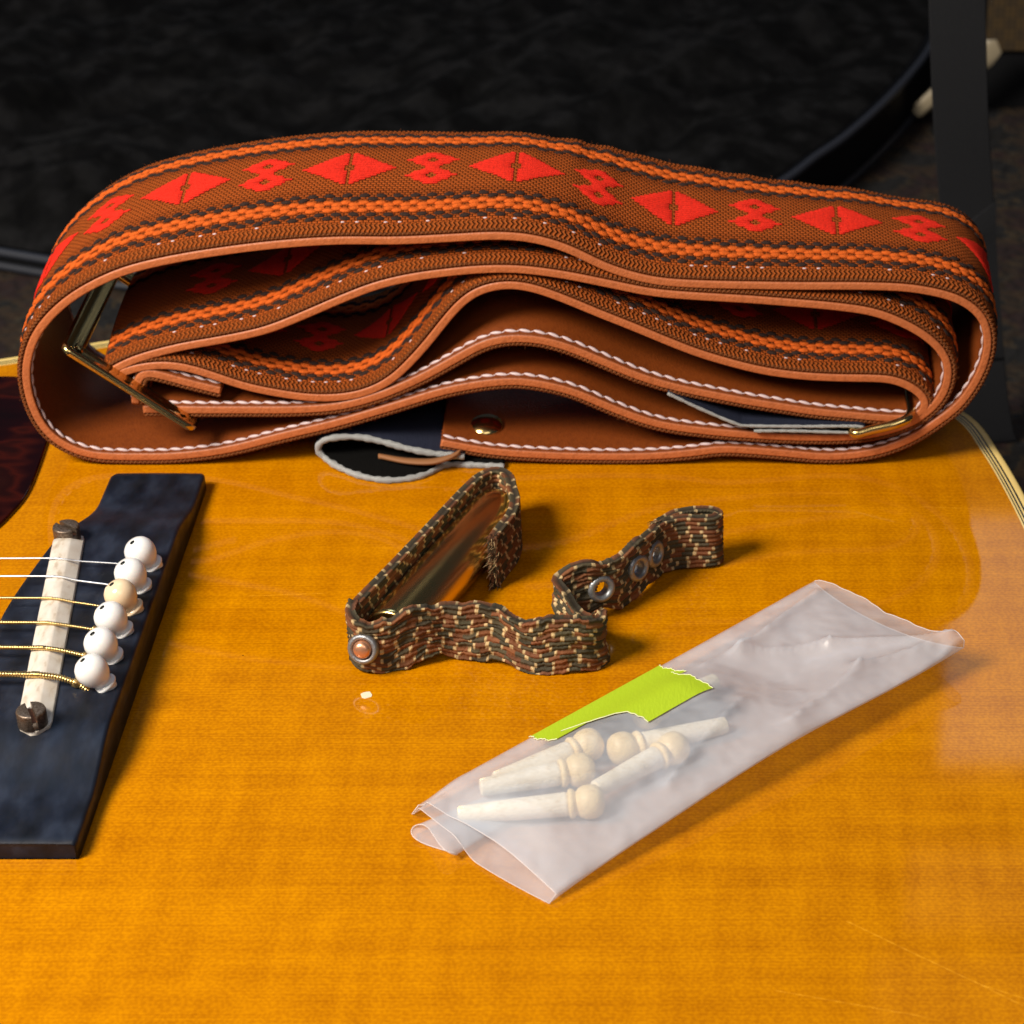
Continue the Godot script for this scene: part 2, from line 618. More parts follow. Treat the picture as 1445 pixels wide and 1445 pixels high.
func gig_bag() -> void:
	var t := thing("gig_bag", "open black plush lined case with grey piped edges behind the strap", "guitar case", Vector3(-150, -110, -700))
	var org := t.position / MM
	var line := pairs([-420, -440, -302, -399, -237, -377, -160, -362, -85, -364, -30, -376, 10, -405, 33, -435, 47.5, -461, 61, -483, 80, -522, 98, -566, 109, -600, 117, -640, 122, -700, 124, -830, 90, -1060, -20, -1170, -300, -1200, -520, -1100, -590, -800, -540, -560])
	var outer := PackedVector2Array(spline(line, 12.0, true))
	var shell := Builder.new()
	var band := []
	for q in [[0.0, 0.0], [0.0, 0.9], [1.0, 1.0], [5.0, 1.0]]:
		var row := PackedVector3Array()
		for p in Builder.inset(outer, q[0]):
			row.append(Vector3(p.x, lerpf(-109.5, case_rim(p.x), q[1]), p.y))
		band.append(row)
	shell.grid(band, true, false)
	put("side_band", shell, M.nylon, t, org)
	# plush lining, slightly rumpled
	var lining := Builder.new()
	var f := FastNoiseLite.new()
	f.seed = 5
	f.frequency = 0.011
	var mid := Vector2(-230, -760)
	var rows := []
	for i in 91:
		var k := i / 90.0
		var row := PackedVector3Array()
		for p in Builder.inset(outer, 5.0):
			var q := mid.lerp(p, maxf(k, 0.01))
			var e := smoothstep(1.0, 0.86, k)
			row.append(Vector3(q.x, case_rim(q.x) + 0.5 + e * (8.0 + 20.0 * f.get_noise_2d(q.x * 0.8 + q.y * 0.5, q.y * 0.4) + 5.0 * f.get_noise_2d(q.x * 2.6, q.y * 2.0)) + (1.5 if k < 0.99 else 0.0), q.y))
		rows.append(row)
	lining.grid(rows, true, false, Vector3.UP)
	put("plush_lining", lining, M.plush, t, org)
	var lint := Builder.new()
	lint.lathe([Vector2(0.2, -0.8), Vector2(1.3, -0.4), Vector2(1.5, 0.3), Vector2(0.3, 0.9)], Transform3D(Basis(), Vector3(-212, -93.0, -560)), 9)
	put("lint_speck", lint, M.speck, t, org)
	for low in [false, true]:
		var pipe := Builder.new()
		var path := []
		for p in outer:
			path.append(Vector3(p.x, -107.5 if low else case_rim(p.x), p.y))
		pipe.tube(path, 2.0, 6, false, true)
		put("piping", pipe, M.piping, t, org)
	var clasp := Builder.new()
	var x := Transform3D(Basis(Vector3(0, 0, 1), 0.74), Vector3(117, -84, -556))
	var rows2 := []
	for q in [[0.0, -1.5], [0.0, 1.5]]:
		var row := PackedVector3Array()
		for p in [Vector2(-25, -2), Vector2(-23, -3.5), Vector2(18, -6), Vector2(25, -4), Vector2(27, 2), Vector2(22, 6), Vector2(-22, 3), Vector2(-25, 1.5)]:
			row.append(x * Vector3(p.x, p.y, q[1]))
		rows2.append(row)
	clasp.grid(rows2, true, true)
	put("clasp", clasp, mat(lin(0.34, 0.29, 0.20), 0.35), t, org)


func background_things() -> void:
	# webbing strap that hangs at the right behind the guitar
	var b := Builder.new()
	var rows := []
	var p := spline([Vector2(72, 260), Vector2(84, 62), Vector2(92, -17), Vector2(102, -95), Vector2(106, -109)], 8.0)
	for i in p.size():
		var q: Vector2 = p[i]
		var row := PackedVector3Array()
		var bend := 3.0 * sin(q.y * 0.03)
		for k in [[-9.2, -0.7], [9.2, -0.7], [9.6, 0.0], [9.2, 0.7], [-9.2, 0.7], [-9.6, 0.0]]:
			row.append(Vector3(q.x + k[0], q.y + k[0] * 0.1, -250 + k[1] + bend + absf(k[0]) * 0.12))
		rows.append(row)
	b.grid(rows, true, true)
	# the crease where the webbing is folded over on itself
	var fold := []
	for i in 13:
		var row := PackedVector3Array()
		for k in [[-9.4, 0.9], [9.4, 0.9], [9.4, 2.1], [-9.4, 2.1]]:
			row.append(Vector3(92.5 + k[0] + i * 0.55, -20 - i * 4.6 + k[0] * (0.9 if i == 0 else 0.1), -250 + k[1] + 3.0 * sin((-20 - i * 4.6) * 0.03) + absf(k[0]) * 0.1))
		fold.append(row)
	b.grid(fold, true, true)
	var o := put("webbing_strap", b, M.webbing, self, Vector3(106, -109, -250))
	o.set_meta("label", "charcoal webbing strap hanging upright behind the guitar's right edge")
	o.set_meta("category", "strap")
	# cabinet with woven grille, far right
	var t := thing("grille_cabinet", "black cabinet with brown woven grille cloth at the top right corner", "cabinet", Vector3(380, -110, -720))
	var org := t.position / MM
	var body := Builder.new()
	body.prism(PackedVector2Array([Vector2(130, -900), Vector2(700, -900), Vector2(700, -585), Vector2(130, -585)]), -109.5, 296, 6.0)
	put("cabinet_body", body, M.nylon, t, org)
	var grille := Builder.new()
	grille.prism(PackedVector2Array([Vector2(134, -585), Vector2(694, -585), Vector2(694, -581), Vector2(134, -581)]), -79, 284, 1.5)
	var w := 128
	var im := Image.create(w, w, false, Image.FORMAT_RGB8)
	for y in w:
		for xx in w:
			var k := (0.5 + 0.5 * sin(xx * TAU / 8.0)) * 0.6 + (0.5 + 0.5 * sin(y * TAU / 8.0)) * 0.4
			var on := (int(xx / 16.0) + int(y / 16.0)) % 2
			im.set_pixel(xx, y, lin(0.015 + 0.05 * k + 0.015 * on, 0.010 + 0.03 * k + 0.008 * on, 0.005 + 0.010 * k))
	put("grille_cloth", grille, mat(Color.WHITE, 0.8, {"albedo_texture": ImageTexture.create_from_image(im), "uv1_triplanar": true, "uv1_world_triplanar": true, "uv1_scale": Vector3(22, 22, 22)}), t, org)


# ------------------------------------------------------------------ the guitar
func guitar() -> void:
	var t := thing("acoustic_guitar", "amber topped acoustic guitar with cream binding lying flat under the other things", "guitar", Vector3(-100, -105, 54))
	var org := t.position / MM
	var far := pairs([-330, -101, -300, -95, -260, -93, -214, -105.7, -182.6, -118.5, -140, -130, -95, -136, -50, -133, -5, -122, 32, -104, 60, -86, 75.9, -70, 82.5, -48, 88, -18, 92, 15, 94, 54])
	var all := far.duplicate()
	all.append_array(pairs([93.5, 95, 91, 130, 85, 160, 75, 186, 57, 209, 31, 227, -5, 240, -50, 246, -95, 246, -140, 239, -182, 227, -214, 214, -260, 201, -300, 203, -330, 209]))
	all.append_array(pairs([-348, 192, -356, 155, -358, 54, -356, -47, -348, -84]))
	var smooth_rim := spline(all, 1.0, true)
	smooth_rim.append(smooth_rim[0])
	var rim := PackedVector2Array(even(smooth_rim, 4.0))
	if rim[-1].distance_to(rim[0]) < 3.0:
		rim.remove_at(rim.size() - 1)
	var top := Builder.new()
	var inner := Builder.inset(rim, 5.2)
	# the straight side at x = -330 is only where the model ends
	var discs := []
	var discs_uv := []
	for i in 13:
		var row := PackedVector3Array()
		var ur := PackedVector2Array()
		for p in inner:
			var q := Vector2(-115, 54).lerp(p, maxf(i / 12.0, 0.001))
			row.append(Vector3(q.x, 0.0, q.y))
			ur.append((q - WOOD.position) / WOOD.size)
		discs.append(row)
		discs_uv.append(ur)
	top.grid(discs, true, false, Vector3.UP, discs_uv)
	put("soundboard", top, M.wood, t, org)
	# binding: cream outside, then black and cream lines, all flush
	var bind := Builder.new()
	var rows := []
	for q in [[2.4, -0.1], [2.3, 0.06], [0.9, 0.06], [0.3, -0.25], [0.0, -0.9], [0.0, -6.0]]:
		var row := PackedVector3Array()
		for p in Builder.inset(rim, q[0]):
			row.append(Vector3(p.x, q[1], p.y))
		rows.append(row)
	bind.grid(rows, false, false, Vector3.UP)
	put("binding", bind, M.cream, t, org)
	var marks := [[2.4, 2.95, false], [2.95, 3.45, true], [3.45, 3.95, false], [3.95, 4.35, true], [4.35, 4.7, false], [4.7, 5.2, true]]
	for m in marks:
		var b := Builder.new()
		var r2 := []
		for d in [m[0], m[1]]:
			var row := PackedVector3Array()
			for p in Builder.inset(rim, d):
				row.append(Vector3(p.x, 0.02, p.y))
			r2.append(row)
		b.grid(r2, false, false, Vector3.UP)
		put("purfling", b, M.cream if m[2] else M.black_line, t, org)
	var side := Builder.new()
	var r3 := []
	for y in [-6.0, -60.0, -104.0]:
		var row := PackedVector3Array()
		for p in Builder.inset(rim, 0.2):
			row.append(Vector3(p.x, y, p.y))
		r3.append(row)
	side.grid(r3, false, false, Vector3.RIGHT)
	put("side", side, M.side, t, org)
	var back := Builder.new()
	var under := []
	for i in 3:
		var row := PackedVector3Array()
		for p in Builder.inset(rim, 0.2):
			var q := Vector2(-115, 54).lerp(p, maxf(i / 2.0, 0.001))
			row.append(Vector3(q.x, -104.0, q.y))
		under.append(row)
	back.grid(under, true, false, Vector3.DOWN)
	put("back", back, M.side, t, org)
	# pickguard
	var pg := Builder.new()
	var shape := spline(pairs([-300, -78, -250, -82, -222, -90, -206, -92, -195, -86, -189.5, -72, -187.7, -55, -186.5, -37, -186.3, -23.5, -187.9, -14, -191, -4, -199, 8, -215, 17, -240, 14, -262, -10, -300, -30]), 3.0, true)
	pg.prism(PackedVector2Array(shape), 0.0, 1.1, 0.5)
	put("pickguard", pg, M.pickguard, t, org)
	var chip := Builder.new()
	var cp := PackedVector2Array()
	for i in 11:
		cp.append(Vector2(-82.5, 71) + Vector2(cos(i * TAU / 11), sin(i * TAU / 11)) * (1.4 + 0.15 * sin(i * 2.3)))
	chip.prism(cp, 0.0, 0.12, 0.05)
	put("finish_chip", chip, M.speck, t, org)
	bridge(t, org)


func bridge_top(z: float) -> float:
	return 4.6 + 4.7 * smoothstep(66.0, 41.0, absf(z - 52.5))


func bridge(t: Node3D, org: Vector3) -> void:
	var b := Builder.new()
	var edge := spline([Vector2(-28, -163.2), Vector2(-26.6, -164.2), Vector2(-8, -164.5), Vector2(3, -166), Vector2(14, -169.5), Vector2(30, -172.3), Vector2(43, -174), Vector2(53, -174.6), Vector2(63, -174), Vector2(76, -172.3), Vector2(92, -169.5), Vector2(103, -166), Vector2(114, -164.5), Vector2(131.8, -164.2), Vector2(133.2, -163.2)], 1.5)
	var rows := []
	for i in edge.size():
		var z: float = edge[i].x
		var xl: float = edge[i].y
		var xr := -138.2
		var h := bridge_top(z)
		var end := 0.0
		if i == 0 or i == edge.size() - 1:
			h -= 0.8
			xr -= 0.9
			xl += 0.4
		elif i == 1 or i == edge.size() - 2:
			h -= 0.25
			xr -= 0.25
		var row := PackedVector3Array()
		row.append(Vector3(xl, 0.05, z))
		row.append(Vector3(xl, h - 1.3, z))
		row.append(Vector3(xl + 0.4, h - 0.4, z))
		row.append(Vector3(xl + 1.3, h, z))
		for k in range(1, 6):
			row.append(Vector3(lerpf(xl + 1.3, xr - 1.0, k / 6.0), h + 0.12 * sin(PI * k / 6.0), z))
		row.append(Vector3(xr - 1.0, h, z))
		row.append(Vector3(xr - 0.3, h - 0.3, z))
		row.append(Vector3(xr, h - 1.0, z))
		row.append(Vector3(xr, h * 0.5, z))
		row.append(Vector3(xr + 0.1, 0.05, z))
		rows.append(row)
	b.grid(rows, true, true)
	var br := put("bridge", b, M.ebony, t, org)
	# saddle: long slanted ceramic bar with a sloping right facet
	var s := Builder.new()
	var a0 := Vector2(-165.6, 12.0)
	var a1 := Vector2(-154.8, 99.5)
	var d := (a1 - a0).normalized()
	var sd := Vector2(-d.y, d.x) * -1.0          # towards the pins
	var prof := [[-3.7, 5.0], [-3.7, 11.3], [-3.3, 11.9], [-1.0, 12.25], [0.7, 12.1], [1.2, 11.8], [3.6, 10.3], [3.9, 9.8], [3.9, 5.0]]
	var sr := []
	for i in 45:
		var k := i / 44.0
		var e := minf(k, 1.0 - k) * 88.0
		var near := 1.0 if e > 3.6 else sqrt(maxf(0.03, 1.0 - pow((3.6 - e) / 3.7, 2)))
		var row := PackedVector3Array()
		for q in prof:
			var p: Vector2 = a0.lerp(a1, k) + sd * q[0] * near
			var hh: float = q[1]
			if e < 5.5 and hh > 9.7:
				hh = 9.7 + (hh - 9.7) * 0.2
			row.append(Vector3(p.x, hh + 0.06 * sin(i * 1.3), p.y))
		sr.append(row)
	s.grid(sr, true, true)
	var sad := put("saddle", s, M.ivory, br, org)
	for k in [0.035, 0.965]:
		var p := a0.lerp(a1, k)
		screw(Vector3(p.x - 0.4, 10.2, p.y), br, org, 0.9 if k < 0.5 else 0.45)
	# pins and strings
	var heads := pairs([-143.8, 28.1, -144.3, 38.2, -144.8, 48.0, -145.1, 58.2, -145.1, 69.6, -144.8, 80.9])
	var sadz := [28.9, 37.4, 47.5, 58.6, 69.6, 81.1]
	for i in 6:
		var hx: Vector2 = heads[i]
		var lean := Vector3(-0.42 + 0.05 * sin(i * 2.1), 0.89, 0.15 + 0.05 * cos(i * 1.7)).normalized()
		var zx := lean.cross(Vector3(0, 0, 1)).normalized()
		var x := Transform3D(Basis(zx, lean, zx.cross(lean)), Vector3(hx.x, 14.0, hx.y))
		var pin := Builder.new()
		pin.lathe([Vector2(2.0, -9.0), Vector2(2.6, -5.6), Vector2(2.95, -5.3), Vector2(3.15, -4.9), Vector2(3.05, -4.5), Vector2(2.5, -4.25), Vector2(2.35, -3.9), Vector2(2.55, -3.5), Vector2(3.1, -2.7), Vector2(3.7, -1.5), Vector2(3.98, 0.0), Vector2(3.85, 1.2), Vector2(3.35, 2.3), Vector2(2.5, 3.15), Vector2(1.4, 3.6), Vector2(0.4, 3.72)], x, 28)
		var dot := Builder.new()
		dot.lathe([Vector2(0.55, 3.5), Vector2(0.68, 3.72), Vector2(0.3, 3.79), Vector2(0.05, 3.8)], x, 14)
		var pn := put("bridge_pin", pin, M.cream_pin if i == 2 else M.white_pin, br, org)
		var dn := put("pin_dot", dot, M.dot, br, org)
		if i == 2:
			pn.set_meta("label", "cream coloured bridge pin among white ones")
		# string over the saddle down to the foot of its pin
		var gauge: float = [0.25, 0.28, 0.34, 0.45, 0.58, 0.76][i]
		var zs: float = sadz[i]
		var ks := (zs - a0.y) / (a1.y - a0.y)
		var xs := lerpf(a0.x, a1.x, ks) - 0.8
		var top := 12.25 + gauge
		var way := [Vector3(-330, top + 1.2, 54 + (zs - 54) * 0.86), Vector3(-250, top + 0.6, 54 + (zs - 54) * 0.93), Vector3(xs - 8, top + 0.1, zs), Vector3(xs - 1, top + 0.02, zs), Vector3(xs + 2, top - 0.25, zs + 0.03), Vector3(xs + 5.5, top - 1.0, lerpf(zs, hx.y, 0.4)), Vector3(hx.x - 3.6, 10.4, hx.y + 0.4), Vector3(hx.x - 1.0, 8.6, hx.y + 1.0)]
		var st := Builder.new()
		var line := spline(way, 1.5) if i < 2 else even(spline(way, 1.0), 0.16 if i == 5 else 0.2)
		if i < 2:
			st.tube(line, gauge, 8)
		else:
			var radii := []
			for j in line.size():
				radii.append(gauge * (1.0 + 0.17 * sin(j * TAU / (3.0 if i < 5 else 4.0))))
			st.tube(line, radii, 8)
		put("string", st, M.steel if i < 2 else M.wound, t, org)
		if i > 2:
			var knot := Builder.new()
			knot.lathe([Vector2(0.3, -0.9), Vector2(gauge + 0.35, -0.6), Vector2(gauge + 0.4, 0.6), Vector2(0.3, 0.9)], Transform3D(Basis(Vector3(0, 0, 1), 1.1), Vector3(hx.x - 4.2, 10.7, hx.y + 0.35)), 10)
			put("string_winding", knot, M.wound, t, org)


func screw(at: Vector3, br: Node3D, org: Vector3, turn: float) -> void:
	# slotted head made of two half drums on a floor, the slot between them
	var b := Builder.new()
	var basis := Basis(Vector3.UP, turn)
	b.lathe([Vector2(1.9, -5.0), Vector2(1.9, -0.6), Vector2(3.2, -0.4), Vector2(3.35, 0.0), Vector2(3.35, 1.9), Vector2(0.01, 1.9)], Transform3D(basis, at), 28)
	for s in [-1, 1]:
		var rows := []
		for q in [[-0.3, 1.015], [3.3, 1.015], [3.65, 0.975], [3.8, 0.87]]:
			var row := PackedVector3Array()
			for i in 17:
				var ang := -PI / 2 + PI * i / 16.0
				var r: float = 3.36 * q[1]
				var x := maxf(cos(ang) * r, 0.62)
				row.append(at + basis * Vector3(s * x, q[0], clampf(sin(ang) * r, -r, r) * (1.0 if x > 0.63 else 0.985)))
			rows.append(row)
		b.grid(rows, true, true)
	var o := put("saddle_screw", b, M.screw, br, org)
	var r := Builder.new()
	var rows := []
	for y in [1.85, 2.02]:
		var row := PackedVector3Array()
		for p in [Vector2(-0.6, -3.1), Vector2(0.6, -3.1), Vector2(0.6, 3.1), Vector2(-0.6, 3.1)]:
			row.append(at + basis * Vector3(p.x, y, p.y))
		rows.append(row)
	r.grid(rows, true, true)
	put("rusty_slot", r, M.rust, br, org)


# ------------------------------------------------------------------ the folded strap
var rise := PackedFloat32Array()
var reach := PackedFloat32Array()


class Path:
	var p := PackedVector2Array()
	var nn := PackedVector2Array()
	var step := 0.7

	func length() -> float:
		return (p.size() - 1) * step

	func at(s: float) -> Array:
		var f := clampf(s / step, 0.0, p.size() - 1.001)
		var i := int(f)
		return [p[i].lerp(p[i + 1], f - i), nn[i].lerp(nn[i + 1], f - i)]


func make_path(flat_list: Array, woven_right: bool, smooth: int) -> Path:
	var pts := pairs(flat_list)
	var q := even(spline(pts, 0.35), 0.7)
	for r in smooth:
		var w := q.duplicate()
		for i in range(1, q.size() - 1):
			w[i] = q[i] * 0.5 + (q[i - 1] + q[i + 1]) * 0.25
		q = w
	q = even(q, 0.7)
	var out := Path.new()
	for i in q.size():
		out.p.append(Vector2(q[i].x, maxf(q[i].y, 2.75)))
	for i in q.size():
		var d := (out.p[mini(i + 1, q.size() - 1)] - out.p[maxi(i - 1, 0)]).normalized()
		out.nn.append(Vector2(d.y, -d.x) if woven_right else Vector2(-d.y, d.x))
	return out


# point of the strap: s along, v across from the front edge, k out towards the woven face
func on_strap(path: Path, s: float, v: float, k: float) -> Vector3:
	var a := path.at(s)
	var p: Vector2 = a[0]
	var q := p + (a[1] as Vector2) * k
	var f := clampf(v, 0.0, STRAP_W) / STRAP_W * 100.0
	var i := mini(int(f), 99)
	var lift := clampf(0.30 + 0.70 * p.y / 66.0, 0.3, 1.05)
	# the rear edge lies more slackly than the front one
	var slack := 0.0
	if p.y > 34.0:
		slack = sample(SLACK, p.x) * pow(f / 100.0, 1.2) * smoothstep(34.0, 58.0, p.y)
	return Vector3(q.x, q.y + slack + lift * lerpf(rise[i], rise[i + 1], f - i), STRAP_Z - lerpf(reach[i], reach[i + 1], f - i) - minf(v, 0.0))


const SLACK := [[-200, 0], [-85, 0], [-60, -1.6], [-45, -1.8], [-36, 0.6], [-27, 3.8], [-18, 4.6], [-6, 3.6], [8, 1.6], [20, -0.2], [36, -2.2], [55, -5.0], [70, -4.0], [90, -2.0]]


func sample(t: Array, x: float) -> float:
	for i in range(1, t.size()):
		if x <= t[i][0]:
			return lerpf(t[i - 1][1], t[i][1], smoothstep(t[i - 1][0], t[i][0], x))
	return t[-1][1]


# basis at a point: x along, y out of the woven face, z across to the rear
func frame(path: Path, s: float, v: float, k: float) -> Transform3D:
	var c := on_strap(path, s, v, k)
	var ds := (on_strap(path, s + 0.5, v, k) - on_strap(path, s - 0.5, v, k)).normalized()
	var dv := on_strap(path, s, v + 0.5, k) - on_strap(path, s, v - 0.5, k)
	var nn := ds.cross(dv).normalized()
	var q: Vector2 = path.at(s)[1]
	if nn.dot(Vector3(q.x, q.y, 0)) < 0.0:
		nn = -nn
	return Transform3D(Basis(ds, nn, ds.cross(nn)), c)


func strap() -> void:
	rise.append(0.0)
	reach.append(0.0)
	for i in 100:
		var a := deg_to_rad(lerpf(27.0, -6.0, (i + 0.5) / 100.0))
		rise.append(rise[i] + sin(a) * STRAP_W / 100.0)
		reach.append(reach[i] + cos(a) * STRAP_W / 100.0)
	var t := thing("guitar_strap", "folded brown guitar strap woven with red diamonds and orange chains", "guitar strap", Vector3(-57, 0, -64))
	var org := t.position / MM
	var long_run := make_path([-74.5, 7.3, -67.1, 5.7, -59.2, 4.3, -47.4, 3.4, -38.3, 3.0, -27.7, 2.8, -15.8, 3.0, -3.9, 4.1, 4.3, 5.2, 19.7, 4.1, 33.0, 2.8, 45.4, 4.1, 55.7, 8.2, 64.6, 14.9, 69.5, 19.8, 73.7, 27.5, 75.8, 35.1, 75.6, 41.6, 73.6, 46.5, 69.6, 50.1, 64.3, 52.6, 53.8, 54.8, 39.9, 55.4, 26.2, 55.4, 11.4, 55.6, -3.8, 56.0, -15.2, 57.1, -26.5, 60.6, -37.7, 66.4, -47.0, 69.3, -56.3, 70.1, -67.6, 69.5, -82.7, 68.7, -97.8, 68.7, -112.9, 67.7, -128.1, 65.8, -143.5, 63.1, -157.2, 59.4, -169.3, 53.3, -177.9, 46.3, -183.8, 38.4, -186.9, 28.6, -186.5, 18.7, -183.7, 10.9, -178.6, 6.0, -172.1, 3.4, -165.1, 2.8, -158.3, 2.75, -148.3, 3.0, -134.2, 5.0, -118.0, 9.5, -101.9, 13.8, -85.1, 19.3, -74.0, 23.1, -64.5, 25.3, -56.3, 26.4, -49.1, 26.2, -37.7, 23.4, -25.4, 17.6, -13.7, 13.1, 0.0, 10.9, 11.4, 9.8, 25.6, 9.0, 39.3, 9.1, 49.1, 10.9, 56.8, 14.0, 62.1, 18.7, 65.0, 24.0, 65.6, 30.8, 63.2, 36.2, 57.8, 41.2, 50.7, 45.2, 43.8, 47.8, 34.3, 49.3, 26.3, 50.1, 11.4, 51.4, -3.8, 52.4, -15.2, 53.5, -26.6, 56.0, -37.9, 58.5, -49.2, 60.2, -58.7, 60.4, -68.2, 59.6, -79.6, 57.9, -89.3, 55.4, -99.0, 51.4, -112.1, 45.4, -120.9, 41.9, -132.5, 39.2, -142.5, 37.3, -152.9, 34.5, -159.5, 31.9, -164.8, 28.8], true, 24)
	var short_run := make_path([-164.2, 27.5, -159.7, 29.6, -153.1, 31.2, -146.9, 31.4, -140.0, 29.9, -127.1, 25.0, -116.9, 22.6, -109.2, 21.5, -101.4, 21.6, -95.0, 22.9, -89.4, 25.5, -84.5, 29.3, -77.4, 37.1, -70.2, 46.3, -65.7, 51.2, -60.8, 54.3, -53.9, 55.7, -46.7, 54.6, -38.1, 51.2, -30.4, 47.6, -19.2, 42.6, -11.5, 39.0, -1.4, 34.7, 12.6, 30.4, 23.3, 28.5, 33.8, 27.7, 44.6, 27.5, 50.5, 27.0, 56.2, 24.4, 59.8, 20.7, 59.4, 17.1, 56.4, 15.2, 51.9, 14.9, 41.3, 15.8, 29.3, 17.1, 19.9, 18.7, 9.8, 20.5, -1.4, 22.9, -9.7, 24.9, -19.4, 28.2, -29.0, 32.7, -38.5, 37.0, -46.1, 39.2, -53.8, 39.6, -59.7, 38.4, -64.0, 36.4, -69.6, 33.0, -78.0, 28.0, -85.6, 24.2, -91.8, 21.6, -101.5, 18.8, -113.4, 17.7, -127.8, 17.6, -140.7, 17.6, -152.3, 17.8, -156.4, 17.8], false, 16)
	var tail := make_path([-157.9, 19.5, -157.6, 22.0, -156.8, 25.3, -155.7, 27.9, -153.8, 29.0, -150.2, 28.4, -143.8, 26.4, -138.0, 24.7, -133.1, 23.4], true, 5)
	var seed_pod := pod()
	var runs := [long_run, short_run, tail]
	# where along each run a diamond's middle lies
	var phase := [0.0, 0.0, 0.0]
	phase[0] = nearest(long_run, Vector2(-52.7, 70.0))
	phase[1] = nearest(short_run, Vector2(30, 28.0))
	for r in 3:
		var path: Path = runs[r]
		strap_run(t, org, path, phase[r], seed_pod, r)
	hardware(t, org)


func nearest(path: Path, p: Vector2) -> float:
	var best := 0
	for i in path.p.size():
		if path.p[i].distance_to(p) < path.p[best].distance_to(p):
			best = i
	return best * path.step


func slab(path: Path, prof: Array, cols: Array, uv_across: bool) -> Builder:
	var b := Builder.new()
	var rows := []
	var uvs := []
	var cc := []
	for i in path.p.size():
		var s := i * path.step
		var row := PackedVector3Array()
		var ur := PackedVector2Array()
		var cr := PackedColorArray()
		for j in prof.size():
			var q: Array = prof[j]
			row.append(on_strap(path, s, q[0], q[1]))
			ur.append(Vector2(s / 22.5, q[0] / 50.0))
			if cols.size():
				cr.append(cols[j])
		rows.append(row)
		uvs.append(ur)
		if cols.size():
			cc.append(cr)
	b.grid(rows, true, true, Vector3.ZERO, uvs if uv_across else [], cc)
	return b


